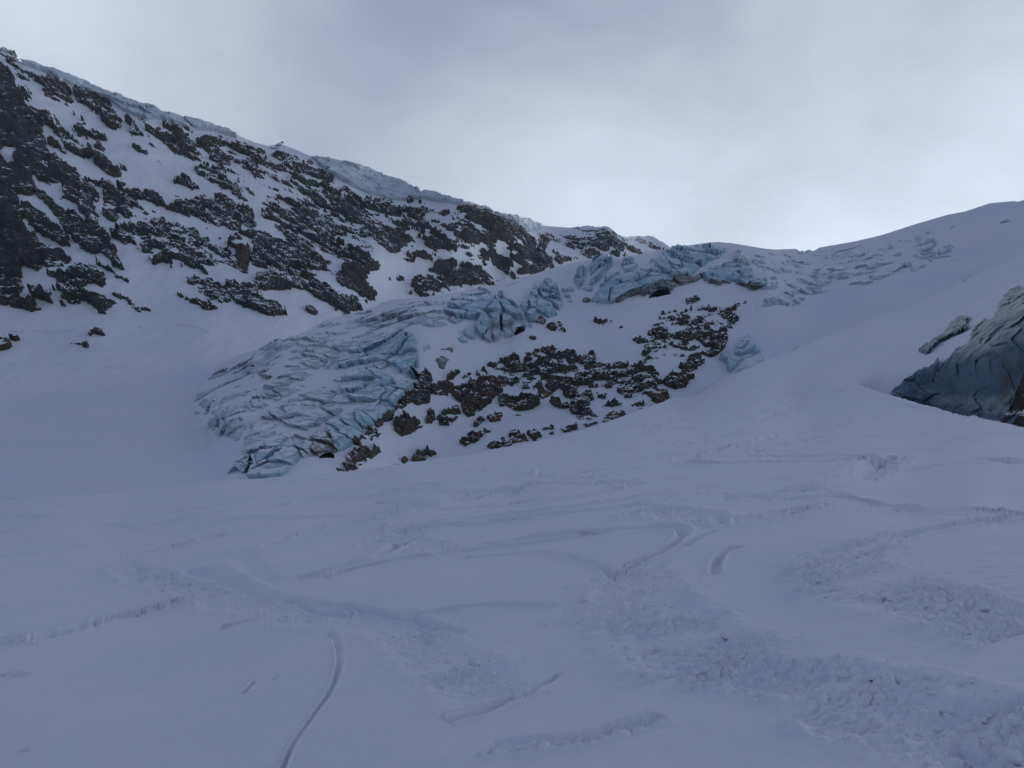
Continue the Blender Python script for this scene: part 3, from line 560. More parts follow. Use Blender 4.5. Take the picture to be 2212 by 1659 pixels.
# rocks in the bowl under the glacier
SL, BO = 'slab_rock', 'boulder_rock'
BOWL = [
 IT('Y4', '390,620 480,570 580,555 640,590 720,600 820,590 920,550 1000,460 1080,490 1200,500 1215,455 1360,480 1370,520 1310,600 1250,590 1280,650 1200,720 1100,820 990,910 890,980 830,1000 780,930 740,830 650,730 590,680 580,720 480,710 370,700', 1.0, SL, label='large brown bare slab, broadest of the slabs below the ice'),
 IT('Y4', '1220,740 1260,700 1330,720 1400,760 1480,760 1590,690 1680,690 1750,750 1745,820 1650,880 1540,910 1400,890 1320,850 1220,880 1230,800', .97, SL),
 IT('Y4', '1690,600 1730,540 1770,450 1830,500 1900,480 2050,480 2160,480 2150,520 2040,560 1990,620 1890,700 1780,775 1720,700', .97, SL), IT('Y4', '1860,780 1970,800 2090,830 2120,870 1990,885 1900,840', .96, SL),
 IT('Y4', '905,1040 950,1015 1050,1030 1000,1080 910,1115', .97, BO), IT('Y4', '1070,1000 1110,950 1250,940 1290,970 1240,1040 1130,1050', .96, SL), IT('Y4', '1390,960 1530,945 1500,975 1420,975', .95, SL),
 IT('Y4', '0,960 80,970 110,1000 190,1010 240,1040 200,1110 270,1110 150,1170 60,1220 0,1230 -60,1180 -110,1090 -80,1010', .96, SL),
 IT('Y4', '230,440 300,420 350,440 385,500 385,560 400,600 380,640 370,730 350,810 210,850 130,800 60,850 0,890 -60,830 -30,740 90,640 180,580 230,560', .95, BO, label='grey rock knob wedged against the lower ice edge'),
 IT('Y4', '310,950 370,900 430,920 420,1010 370,1070 320,1060', .93, BO), IT('Y4', '700,1280 860,1180 1050,1130 1150,1130 1100,1180 1000,1240 880,1330 820,1360', .64, BO),
 IT('Y4', '940,1425 1060,1365 1200,1300 1290,1250 1350,1280 1380,1170 1480,1190 1620,1280 1380,1345 1150,1392', .92, SL), IT('Y4', '1540,1150 1660,1130 1760,1200 1780,1240 1660,1290 1600,1220', .92, SL),
 IT('Y4', '1990,1140 2100,1100 2212,1100 2212,1145 2060,1195', .96, SL), IT('Y4', '1700,1130 1780,1075 1870,1110 1960,1130 1900,1220 1800,1180', .64, BO), IT('Y4', '120,1545 140,1490 230,1430 330,1420 440,1440 350,1500 370,1525 200,1550', .9, BO),
 IT('Y4', '-120,1640 0,1580 60,1500 100,1540 30,1600 -60,1650', .6, BO), IT('Y4', '980,390 1060,360 1100,400 1050,440', .68, BO), IT('Y4', '560,520 620,450 710,400 750,420 700,460 620,520', .95, SL), IT('Y4', '750,480 850,400 940,470 820,520', .6, BO),
 IT('Y4', '1000,400 1200,420 1330,440 1200,462', .58, BO), IT('Y4', '1340,380 1480,390 1610,410 1560,450 1430,440', .74, BO), IT('Y4', '1280,300 1310,250 1380,290 1330,312', .97, BO), IT('Y4', '1390,290 1420,265 1445,292', .97, BO),
 IT('Y4', '1620,360 1700,270 1740,290 1680,390', .94, BO), IT('Y4', '1660,440 1690,400 1730,430 1700,460', .97, BO), IT('Y4', '1780,400 1800,340 1850,340 1830,390', .97, BO), IT('Y4', '1840,310 1900,290 1950,310 1900,350', .98, SL, label='rust-coloured block among the grey boulders of the bowl'),
 IT('Y4', '1930,250 1990,220 2040,260 1970,278', .96, BO), IT('Y4', '1950,390 2060,340 2150,360 2130,410 1990,418', .95, BO), IT('Y4', '2020,180 2100,135 2175,150 2150,185 2050,202', .93, BO), IT('Y4', '1545,210 1580,170 1640,200 1580,232', .93, BO),
 IT('Y4', '1700,145 1800,120 1810,150 1740,158', .93, BO), IT('Y4', '2000,620 2100,580 2200,560 2230,700 2130,760 2050,720', .94, SL), IT('Y4', '440,1000 560,900 730,870 750,960 640,1080 480,1080', .58, BO), IT('Y4', '2110,900 2150,800 2212,760 2250,830 2230,960 2140,950', .94, SL),
 IT('Y4', '1330,320 1500,260 1650,240 1700,400 1650,600 1400,560 1380,430', .60, BO, name='boulder_field'), IT('Y4', '1720,230 1900,190 2212,220 2212,470 1900,470 1760,440', .60, BO, name='boulder_field'),
 IT('Y6', '1330,1300 1480,1270 1600,1290 1720,1330 1790,1400 1700,1500 1560,1560 1440,1500 1330,1420', .62, BO, name='boulder_field'), IT('Y6', '1400,1440 1480,1350 1500,1310 1540,1330 1420,1430', .93, BO), IT('Y6', '1980,1470 2030,1400 2080,1440 2010,1475', .95, BO),
 IT('Y6', '1575,1220 1600,1175 1650,1235', .9, BO), IT('Y6', '2080,1510 2150,1490 2212,1540 2212,1600 2130,1560', .9, BO), IT('Y6', '1760,1610 1830,1560 1900,1600 1850,1659 1780,1659', .92, SL), IT('Y6', '2030,1600 2120,1570 2130,1640 2060,1659', .88, BO),
 IT('Y6', '480,1300 700,1220 1000,1130 1300,1150 1500,1250 1700,1320 2000,1380 2212,1420 2212,1659 1500,1659 900,1659 200,1659 0,1600 150,1400', .50, BO, name='boulder_field'),
 IT('Z4', '1000,640 1150,600 1300,560 1500,560 1500,680 1440,740 1250,800 1050,900 900,940 900,800', .43, BO, name='boulder_field'),
 IT('Z4', '1175,515 1240,495 1290,505 1240,540 1180,548', .95, BR, name='rock_outcrop', label='single rust-brown rock in clean snow under the ice cave'),
 IT('Z4', '1500,540 1570,515 1575,540 1520,560 1460,600 1440,590', .74, BO), IT('Z4', '1020,600 1080,570 1200,595 1200,620 1130,640 1060,650 980,670', .56, BO), IT('Z4', '1270,620 1330,560 1400,570 1380,620 1270,640', .4, BO), IT('Z4', '1390,620 1460,610 1520,630 1490,680 1440,690', .64, BO),
 IT('Z4', '840,770 940,755 1000,690 1085,700 1060,760 1020,820 960,790 880,795', .66, BR),
 IT('Z4', '1240,760 1330,740 1420,735 1455,745 1440,800 1400,850 1350,890 1310,890 1300,920 1240,960 1210,980 1160,970 1120,940 1180,920 1200,870 1260,850 1310,840', .98, BR, label='dark brown crag with a stepped edge beside the lower ice patch'),
 IT('Z4', '1060,780 1150,730 1230,690 1330,690 1430,700 1380,740 1260,760 1180,800 1080,810', .48, BO, name='boulder_field'), IT('Z4', '1030,890 1100,840 1240,800 1280,830 1200,860 1150,890', .48, BO, name='boulder_field'),
 IT('Z4', '1035,1020 1090,985 1150,985 1210,1020 1180,1070 1100,1090 1040,1060', .96, SL), IT('Z4', '1210,990 1295,990 1270,1020 1210,1020', .58, BO), IT('Z4', '915,1110 990,1090 1060,1100 1075,1140 1030,1175 990,1178 940,1140', .94, SL),
 IT('Z4', '620,920 760,920 900,930 1000,970 1030,1040 980,1090 900,1130 820,1150 740,1100 660,1050 640,980', .60, BO, name='boulder_field'), IT('Z4', '350,840 430,830 480,860 420,880', .75, BO),
 IT('Z4', '440,1170 480,1110 560,1090 600,1140 560,1190 470,1245', .93, BO), IT('Z4', '470,1260 500,1215 570,1215 625,1270 610,1310 540,1335 490,1300', .98, SL, label='upright grey-brown block standing on the near snow edge'), IT('Z4', '620,1290 680,1250 740,1220 800,1250 740,1290 640,1312', .92, SL),
 IT('Z4', '660,1050 700,1040 720,1080 690,1090', .93, BO), IT('Z4', '750,1090 830,1110 840,1150 780,1150', .9, BO), IT('Z4', '600,1110 680,1120 660,1150 610,1150', .88, BO), IT('Z4', '620,1200 720,1155 780,1190 900,1170 960,1190 850,1230 740,1215', .58, BO),
 IT('Z3', '1130,1170 1230,1080 1320,1040 1360,1050 1250,1110 1200,1180 1150,1200', .88, BO), IT('Z3', '940,1390 1010,1330 1100,1280 1200,1260 1240,1290 1180,1350 1080,1400 960,1418', .85, BR), IT('Z3', '1000,1270 1120,1190 1250,1160 1220,1200 1100,1260', .66, BO),
 IT('Z3', '1200,1110 1330,1000 1430,900 1470,870 1480,890 1400,960 1300,1060 1200,1140 1130,1190 1080,1240 1060,1240 1130,1170', .97, BO, label='thin band of dark rubble along the foot of the lower ice edge'), IT('Z3', '870,1405 900,1380 960,1390', .6, BO),
 IT('Z2', '1700,1290 1780,1260 1830,1310 1780,1340 1700,1340', .74, BR), IT('Z2', '1580,1360 1660,1350 1600,1390', .55, BO), IT('Z2', '1960,1240 2060,1230 2140,1250 2060,1290', .45, BO), IT('Y6', '1920,905 2000,840 2130,790 2100,840 1990,890', .42, BO), IT('Y6', '690,1095 730,1080 740,1105 700,1112', .9, BR),
]
BOWL_HOLES = [tr('Y4', '770,640 810,620 815,640 780,655'), tr('Y4', '1020,640 1050,620 1060,645 1030,655'), tr('Y4', '1380,790 1440,760 1540,770 1590,735 1610,760 1540,790 1440,775'), tr('Y4', '1770,570 1850,640 1890,670 1840,670 1780,640'), tr('Y4', '1040,560 1090,515 1110,525 1070,540')]
def h_bowl(P, d, lab, ins, u, v):
    b1, b2, bid, boff = worley(P / np.array([6.0, 6.0, 3.2]) + .3 * perlin(P / 3.0)[:, None])
    s1, s2, sid, soff = worley(P / np.array([2.2, 2.2, 1.2]) + .3 * perlin(P / 1.2)[:, None])
    l1, r1 = ledges(P, 2.3, -.18, 2.2); l2, r2 = ledges(P + 7, .95, -.12, 1.0)
    cell = _GR[bid][:, 0] * .40 + _GR[sid][:, 0] * .34
    n = .70 * cell + .40 * (l1 - .4) + .30 * (l2 - .4) + .40 * fbm(P / np.array([5., 5., 2.2]), 3) + .15 * (.5 - s1)
    e = d * 1.02 + .62 * n * np.where(d > .85, .62, 1.0) - .47
    h = np.clip(e, -.4, .35) * 3.4 + np.where(e > 0, 1, .2) * ((_GR[bid] * boff).sum(1) * 1.3 + (_GR[sid] * soff).sum(1) * .55 + cell * .8 + 1.5 * l1 + .55 * l2 - .9)
    h = np.where(e < 0, np.minimum(h, e * 3.5), h)
    return h, e, np.clip((.82 - d) * .35, -.14, .16)
# ice
BI, GI, DI = 'blue_ice', 'grey_ice', 'dirty_ice'
S = dict(name='serac')
ICE = [
 # upper cliff
 IT('Y5', '1285,350 1380,210 1500,130 1660,95 1720,130 1800,105 1850,130 1990,95 2080,130 2200,150 2150,190 2100,260 2000,290 1900,350 1830,390 1800,440 1720,480 1500,510 1440,440 1420,460', 1, BI, name='ice_face', label='broad smooth blue ice face just under the skyline', a=5),
 IT('Y5', '480,800 600,670 720,580 850,500 1000,490 1060,500 1080,550 1140,530 1300,530 1350,520 1420,470 1490,520 1600,520 1740,470 1720,510 1500,560 1300,610 1100,690 960,730 830,790 740,830 600,810', 1, BI, name='ice_face', label='blue ice band curving down over the snow of the bowl', a=5),
 IT('Y5', '750,832 880,740 1000,700 1160,660 1300,600 1500,540 1700,490 1790,480 1930,440 1900,500 1800,550 1700,580 1540,620 1480,690 1400,720 1240,742 1150,730 1100,700 950,750 850,800', 1, DI, name='ice_base', label='grubby brown-grey underside of the blue ice band', a=3.2),
 IT('Z5', '150,572 240,510 330,480 400,500 450,530 480,570 560,600 565,630 530,640 460,640 380,600 340,612 260,612 160,602', 1, BI, name='ice_face', label='broken blue ice at the far end of the cliff', a=4.5, rough=1),
 IT('Z5', '345,600 460,625 540,640 470,652 380,625', 1, DI, name='ice_base', a=4), IT('Z5', '150,592 270,602 340,600 330,616 250,618 160,606', 1, DI, name='ice_base', a=4),
 IT('Z4', '1470,275 1510,195 1550,230 1600,290 1560,300 1500,278', 1, GI, a=4, **S), IT('Z4', '1380,330 1440,290 1490,285 1560,310 1500,345 1420,350', 1, BI, a=3, **S), IT('Z4', '1640,370 1690,380 1702,420 1670,443 1640,430', 1, BI, a=4, **S),
 IT('Y5', '275,510 310,420 370,320 400,370 395,470 380,580 340,640 290,580', 1, BI, a=5, label='narrow blue ice fin pointing up at the glacier brow', **S),
 IT('Y5', '470,580 480,450 470,380 530,270 690,235 760,290 770,350 700,390 620,490 500,590', 1, BI, a=5.5, label='tall rounded blue ice tower at the glacier brow', **S),
 IT('Y5', '870,380 890,280 990,235 1040,310 1090,365 1010,430 920,430', 1, BI, a=5, label='triangular ice tower standing alone in snow at the brow', **S),
 IT('Y5', '590,600 700,470 860,405 850,450 760,510 680,580 600,625', 1, BI, a=3.5, **S), IT('Y5', '1190,320 1250,250 1300,270 1260,310', 1, GI, a=2.5, **S), IT('Y5', '1030,460 1060,425 1115,430 1090,480', 1, GI, a=2, **S), IT('Y5', '1105,388 1130,367 1155,380 1140,400', 1, GI, a=2, **S),
 IT('Y5', '1070,530 1110,450 1230,370 1260,400 1150,520', 1, BI, a=3.5, **S), IT('Y5', '1200,490 1280,390 1340,390 1395,460 1290,515', 1, BI, a=3.5, **S), IT('Y5', '380,640 470,560 520,600 500,680 420,670', .8, GI, a=3, **S), IT('Y5', '370,770 400,740 490,760 470,800 400,810', .9, DI, a=2.5, **S),
 # middle seracs
 IT('Z2', '1030,1190 1130,1120 1200,1062 1290,1066 1340,1092 1370,1130 1425,1200 1380,1210 1310,1240 1200,1245 1100,1240', 1, BI, name='ice_face', label='wide pale-blue ice wall left of the split seracs', a=4.5),
 IT('Y6', '140,870 190,800 300,690 460,690 480,720 430,800 390,850 300,960 240,1030 190,980 140,920', 1, BI, a=4.5, **S), IT('Y6', '250,1040 400,830 468,745 466,880 460,1000 430,1050 330,1082', 1, GI, a=5, label='bulging grey-blue serac with a dirty brown seam', **S), IT('Y6', '480,745 600,780 670,880 680,940 600,1000 520,1020 482,920', .95, GI, a=4, **S),
 IT('Y6', '240,1035 300,950 380,850 470,720 420,830 330,960 260,1050', 1, DI, a=5.6, name='dirt_seam'),
 IT('Y6', '370,520 430,495 560,600 700,700 800,870 780,920 680,800 560,730 440,620', 1, BI, a=4.5, label='slanting blue ice slab leaning toward the deep cleft', **S), IT('Y6', '415,480 450,430 520,470 600,550 700,640 640,630 540,570', 1, BI, a=4, **S),
 IT('Y6', '790,830 830,650 830,500 870,410 915,400 930,450 940,500 900,640 930,680 900,760 860,890 830,890', 1, BI, a=5.5, label='bright blue ice column, deepest coloured of the seracs', **S),
 IT('Y6', '930,440 1040,290 1110,330 1180,400 1220,500 1240,570 1200,670 1100,600 980,500', 1, BI, a=5.5, label='pointed blue serac beside the bright ice column', **S), IT('Y6', '930,680 1000,560 1080,600 1170,720 1060,760 940,705', 1, BI, a=4, **S),
 IT('Y6', '700,620 740,515 815,550 820,680 780,760 730,680', 1, BI, a=4, **S), IT('Y6', '890,820 950,740 1050,770 1030,850 900,880', .75, DI, a=2.5, **S), IT('Y6', '0,920 60,915 130,950 150,1040 100,1050 0,980', .95, BI, a=3, **S), IT('Y6', '160,400 210,375 330,420 350,460 260,440', 1, BI, a=3, **S),
 IT('Y6', '340,420 450,375 440,400 360,432', .8, GI, a=1.5, **S), IT('Y6', '500,350 690,295 690,322 520,372', .8, GI, a=1.5, **S), IT('Y6', '1230,400 1300,420 1380,580 1310,570 1250,480', .85, BI, a=3, **S), IT('Y6', '1240,330 1330,350 1390,420 1420,520 1360,480 1290,400', .6, GI, a=2, **S),
 IT('Z2', '500,1235 600,1205 680,1180 820,1180 900,1180 940,1160 1030,1185 1120,1245 1180,1245 1100,1280 980,1290 880,1280 740,1270 640,1300 540,1290', .86, GI, name='ice_face', a=3.2, streak=1), IT('Z2', '1120,1370 1150,1345 1190,1390 1180,1415', .9, BI, a=2, **S),
 IT('Z2', '990,1430 1060,1415 1105,1420 1095,1460 1040,1440', .85, DI, a=2, **S), IT('Z2', '980,1500 1020,1470 1070,1500 1040,1560 1000,1560', .75, DI, a=1.5, **S), IT('Z2', '900,1400 960,1410 940,1490 900,1450', .55, GI, a=1.2, **S),
 # lower tongue
 IT('Z3', '60,940 200,770 460,640 760,525 1100,400 1500,335 1800,300 1790,440 1450,490 1200,560 950,700 800,850 600,950 400,1050 200,1080 60,990', .43, GI, name='crevassed_ice', streak=1, a=2.4, label='streaked upper surface of the tongue, half ice and half snow'),
 IT('Z3', '380,1070 600,960 900,860 1000,760 1450,520 1490,790 1330,990 1100,1180 950,1290 720,1330 500,1460 250,1440 350,1250', .34, GI, name='crevassed_ice', streak=1, a=2.4, label='streaked lower flank of the tongue above the snout'),
 IT('Z3', '455,632 540,600 640,570 760,520 900,450 1010,410 1150,380 1260,390 1200,440 1130,480 1000,520 900,560 820,580 700,600 580,632', .66, GI, name='crevassed_ice', streak=1, a=2.6), IT('Z3', '1230,330 1330,318 1430,325 1530,310 1480,335 1380,350 1300,345', .7, GI, name='crevassed_ice', streak=1, a=1.5),
 IT('Z3', '560,690 680,660 740,640 900,600 1020,600 1000,640 900,690 860,745 780,750 700,720 640,730', .68, GI, name='crevassed_ice', streak=1, a=2.6), IT('Z3', '720,712 760,690 880,690 900,720 840,757 770,748', .98, GI, a=2.5, **S),
 IT('Z3', '105,828 200,760 330,710 460,690 560,700 640,720 540,760 420,790 300,800 180,815', .62, GI, name='crevassed_ice', streak=1, a=2.2), IT('Z3', '60,922 140,870 260,850 380,850 300,890 180,920 100,932', .58, GI, name='crevassed_ice', streak=1, a=1.8),
 IT('Z3', '40,962 120,940 200,960 140,978', .62, GI, name='crevassed_ice', streak=1, a=1.5), IT('Z3', '280,945 340,925 370,935 330,962', .62, GI, name='crevassed_ice', streak=1, a=1.5), IT('Z3', '0,1052 60,1032 160,1032 150,1045 40,1056', .6, GI, name='crevassed_ice', streak=1, a=1.),
 IT('Z3', '480,882 540,830 620,815 665,835 640,870 560,890', .97, GI, a=2.6, label='rounded grey-green ice hump on the crevassed tongue', **S), IT('Z3', '500,920 520,900 600,930 605,950 570,967', .97, GI, a=2, **S), IT('Z3', '380,1012 400,975 470,960 525,985 470,1015 410,1032', .97, GI, a=2.4, **S), IT('Z3', '450,800 500,795 540,805 520,822 470,817', .95, DI, a=1.6, **S),
 IT('Z3', '935,762 1000,690 1100,620 1250,560 1350,530 1430,520 1460,560 1475,640 1470,720 1420,790 1350,780 1330,740 1250,720 1210,710 1100,730 1000,752', 1, BI, name='ice_face', label='upper blue wedge of the tongue, peaked at its far corner', a=4), IT('Z3', '980,880 1000,820 1080,770 1180,740 1240,770 1320,810 1330,850 1240,880 1290,900 1220,960 1090,970 1000,930', 1, BI, name='ice_face', a=3),
 IT('Z3', '520,1052 640,980 720,930 830,900 900,900 960,920 910,960 1000,1010 960,1050 900,1080 830,1120 760,1150 660,1130 580,1080', .98, GI, name='ice_face', a=3), IT('Z3', '1090,1032 1200,1010 1260,940 1310,870 1400,830 1470,860 1440,890 1340,990 1260,1080 1150,1150 1100,1120', 1, BI, name='ice_face', label='bright blue cut edge of the tongue above the dark rubble band', a=4.5),
 IT('Z3', '890,1120 1000,1080 1090,1050 1110,1130 1130,1170 1080,1230 1000,1280 960,1290 930,1200', 1, BI, name='ice_face', a=3.4), IT('Z3', '810,1200 850,1175 900,1180 930,1220 970,1240 960,1290 920,1312 880,1300 840,1322 810,1290', 1, DI, a=4, label='brown-stained ice bulge over the small cave at the snout', **S),
 IT('Z3', '660,1190 740,1180 800,1190 810,1240 800,1320 740,1330 720,1280 680,1230', .98, GI, a=3, **S), IT('Z3', '390,1462 480,1390 540,1330 600,1280 640,1220 690,1240 720,1290 715,1340 660,1400 600,1447 500,1464', 1, BI, name='ice_face', label='flat pale-blue facet at the snout meeting the near snow', a=3.4),
 IT('Z3', '225,1442 320,1380 390,1300 410,1280 440,1300 540,1230 620,1190 650,1200 600,1250 520,1320 440,1380 400,1425 350,1427 320,1400', .97, BI, a=3, **S), IT('Z3', '130,1110 190,1050 260,1090 330,1060 380,1090 370,1150 330,1210 300,1220 240,1190 150,1177', .85, GI, a=2.4, rough=1, **S),
 IT('Z3', '390,1100 480,1060 560,1080 600,1100 500,1170 430,1180', .8, GI, a=2, name='crevassed_ice', streak=1), IT('Z3', '330,1290 390,1200 480,1180 620,1160 560,1220 440,1280 370,1340', .72, GI, a=2, name='crevassed_ice', streak=1), IT('Z3', '1420,740 1450,760 1480,800 1475,832 1430,812', 1, 'deep_ice', a=2.4, **S),
]
RSLOPE = [
 IT('Z5', '470,430 900,400 1300,340 1720,300 1800,470 1500,540 1050,640 560,740', .24, GI, a=1.8, streak=1),
 IT('Z5', '540,720 640,680 760,640 830,590 880,490 910,500 905,550 1000,560 960,620 890,670 840,690 770,740 640,745 560,757', .62, GI, a=2.4, streak=1, label='largest sheet of bare grey ice on the snow slope'), IT('Z5', '910,548 1000,520 1100,500 1200,470 1290,455 1400,470 1380,495 1280,500 1180,540 1060,580 960,600', .6, GI, a=2.2, streak=1),
 IT('Z5', '1045,627 1120,590 1240,550 1340,520 1430,490 1500,490 1440,535 1330,570 1180,620 1080,628', .66, GI, a=2.2, streak=1, label='long thin strip of grey ice below the largest ice sheet'), IT('Z5', '455,462 480,445 530,450 630,470 560,480 490,488', .85, GI, a=2), IT('Z5', '540,530 600,500 680,500 740,540 660,550 580,535', .8, GI, a=2),
 IT('Z5', '560,600 640,580 720,600 640,615', .7, GI, a=1.6), IT('Z5', '1505,322 1530,298 1550,320 1530,350', 1, GI, a=2), IT('Z5', '1540,392 1580,340 1640,325 1645,360 1600,405 1560,412', 1, GI, a=2.4, label='rounded ice block high on the snow slope'), IT('Z5', '1485,432 1520,420 1560,430 1582,455 1530,452', 1, GI, a=1.8),
 IT('Z5', '1235,442 1240,410 1330,410 1310,432', .88, GI, a=1.8), IT('Z5', '1370,432 1420,410 1432,430 1390,446', .95, GI, a=1.6), IT('Z5', '1660,418 1700,390 1760,370 1740,395 1680,427', .85, GI, a=1.5), IT('Z5', '1105,437 1150,395 1180,388 1130,432', .92, GI, a=1.5), IT('Z5', '1590,452 1630,450 1630,468 1595,468', .95, GI, a=1.5),
 IT('Z5', '1530,502 1585,488 1565,512', .95, GI, a=1.4), IT('Z5', '1570,292 1600,272 1602,297', .95, GI, a=1.4), IT('Z5', '1725,257 1765,243 1742,264', .95, GI, a=1.2), IT('Z5', '2050,227 2080,200 2120,205 2100,224', .95, GI, a=1.6), IT('Z5', '1795,592 1850,560 1930,545 1890,577 1820,597', .8, GI, a=1.4),
 IT('Z5', '1920,142 2000,128 1960,152', .85, GI, a=1.2), IT('Z5', '690,472 765,482 740,494', .85, GI, a=1.2), IT('Z5', '785,404 860,395 850,417 800,420', .9, GI, a=1.4), IT('Z5', '1610,415 1650,405 1650,425 1625,432', .95, GI, a=1.4), IT('Z5', '1340,380 1370,365 1370,390', .95, GI, a=1.2), IT('Z5', '1045,490 1080,475 1070,492', .9, GI, a=1.), IT('Z5', '1660,455 1720,450 1690,465', .85, GI, a=1.),
 IT('Z5', '1980,552 2030,540 2020,552', .85, GI, a=1.), IT('Z5', '2085,475 2120,470 2110,478', .85, GI, a=1.),
 IT('Z4', '1390,892 1420,865 1470,860 1500,830 1560,740 1590,770 1560,820 1520,850 1600,820 1660,830 1640,870 1580,890 1530,910 1500,950 1460,990 1440,980 1440,920 1410,912', .95, BI, a=2.8, label='small broken blue ice patch at the edge of the brown crag'), IT('Z4', '1500,987 1560,945 1605,945 1570,985 1520,1002', .95, GI, a=2), IT('Z4', '1620,902 1680,880 1690,905 1640,922', .85, GI, a=1.5),
 IT('Z4', '1820,847 1880,825 1920,810 1960,800 2003,788 1990,807 1920,837 1850,847', .62, GI, a=1.2), IT('Z4', '1670,540 1700,525 1680,560 1620,590 1600,590', .6, GI, a=1.2),
]
def h_ice(items):
    A = np.array([i.get('a', 3.) for i in items]); STK = np.array([i.get('streak', 0) for i in items]); RG = np.array([i.get('rough', 0) for i in items]); DD = np.array([i['d'] for i in items])
    def f(P, d, lab, ins, u, v):
        c, s = math.cos(math.radians(24)), math.sin(math.radians(24))
        a = P[:, 0] * c + P[:, 2] * s; b = -P[:, 0] * s + P[:, 2] * c
        w = P + .8 * np.stack([perlin(P / 5), perlin(P / 5 + 3), perlin(P / 5 + 7)], -1)
        f1, f2, rid, off = worley(np.stack([a / 12., P[:, 1] / 10., b / 8.0], -1) + .10 * perlin(P / 3)[:, None])
        tilt = (_GR[rid] * off).sum(1); crack = sstep(.09 - (f2 - f1), 0, .09); cell = _GR[rid][:, 1]
        g1, g2, gid, goff = worley(w / 2.6); t2 = (_GR[gid] * goff).sum(1)
        k1, k2, kid, koff = worley(np.stack([a / 9.5, P[:, 1] / 7., b / 3.8], -1) + .16 * perlin(P / 4)[:, None]); kt = (_GR[kid] * koff).sum(1); kc = _GR[kid][:, 2]; kcr = sstep(.10 - (k2 - k1), 0, .10)
        n = fbm(np.stack([a / 12, P[:, 1] / 12, b / 2.6], -1), 4, 2.1, .6)
        n2 = fbm(P / np.array([4., 4., 3.]), 4, 2.1, .55)
        stk = STK[lab] > 0; aa = A[lab]
        dd = np.where(d > .01, d, 0)
        e_s = dd + .36 * n + .34 * kc - .42; e_b = dd + .30 * n2 * np.where(DD[lab] > .93, .35, 1.) - .45
        e = np.where(stk, e_s, e_b)
        rel = np.where(stk, .22 * n + .12 * n2 + 1.2 * kt + .4 * kc - .5 * kcr, tilt * 1.15 + cell * .28 - crack * .65 + .13 * t2 * (1 + 2 * RG[lab]) + .10 * n2)
        h = np.clip(e / .4, -1, 1) * aa * np.where(DD[lab] > .93, .72, .45) + np.where(e > 0, 1, .25) * rel * aa * .62
        h = np.where(e < 0, np.minimum(h, e * aa * 2), h)
        return h, e, np.where(stk, .02, -.03 + 0 * n)
    return f
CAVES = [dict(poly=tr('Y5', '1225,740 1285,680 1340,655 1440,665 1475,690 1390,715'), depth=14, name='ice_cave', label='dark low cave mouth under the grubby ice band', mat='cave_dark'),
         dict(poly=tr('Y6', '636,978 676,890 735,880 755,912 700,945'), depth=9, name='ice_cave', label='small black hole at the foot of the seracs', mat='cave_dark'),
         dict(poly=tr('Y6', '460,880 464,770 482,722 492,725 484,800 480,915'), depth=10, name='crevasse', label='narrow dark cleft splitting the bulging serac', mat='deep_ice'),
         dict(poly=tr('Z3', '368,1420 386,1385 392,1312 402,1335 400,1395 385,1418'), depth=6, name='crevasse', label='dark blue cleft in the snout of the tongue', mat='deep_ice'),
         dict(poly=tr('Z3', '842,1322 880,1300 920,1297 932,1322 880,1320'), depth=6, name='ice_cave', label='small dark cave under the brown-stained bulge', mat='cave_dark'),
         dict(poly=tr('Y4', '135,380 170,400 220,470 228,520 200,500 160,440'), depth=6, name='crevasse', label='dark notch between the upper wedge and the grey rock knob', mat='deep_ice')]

# ================================================================== build: mountain and basin
def jagM(u):
    z = np.stack([u / 9., 0 * u, 0 * u], -1); r = sstep(u, 100, 130) * (1 - sstep(u, 190, 205))
    rocky = np.maximum.reduce([sstep(30 - np.abs(u - 605), 0, 20), sstep(75 - np.abs(u - 1050), 0, 30), sstep(110 - np.abs(u - 1370), 0, 30), 1 - sstep(u, 20, 50)])
    return 2.6 * fbm(z, 3) * rocky
V, nr, nc, U, Vv = sheet(SM, -400, 1600, 740, m_bot, m_crest, 310, jag=jagM)
nm = vert_normals(V, nr, nc); Q = quads(nr, nc)
isfoot = np.concatenate([(Vv > m_foot(U)).ravel(), np.zeros((nr - Vv.shape[0]) * nc, bool)])
fb = isfoot[Q].all(1)
basin = tag(mesh_obj("snow_basin", V, Q[fb], "far_snow", normals=nm), 'smooth shaded snow basin below the rock face', kind='structure')
mountain = tag(mesh_obj("mountain", V, Q[~fb], "far_snow", normals=nm), 'snowy mountain face with dark broken rock descending along the skyline', kind='structure')
for o_ in (basin, mountain): o_["category"] = {'snow_basin': 'snow'}.get(o_.name, 'mountain'); del o_["category"]
OUT_M = (0.12, -.80, .55)
overlay(SM, MOUNT, 1.3, 'rock', OUT_M, 4.0, h_mount, -.12, 'rock_outcrop', mountain, warp=5.0, holes=MOUNT_HOLES, sfac=1.7)
overlay(SM, LOOSE, 1.0, 'rock', OUT_M, 1.8, h_loose, -.12, 'rock_outcrop', None, warp=2.0)

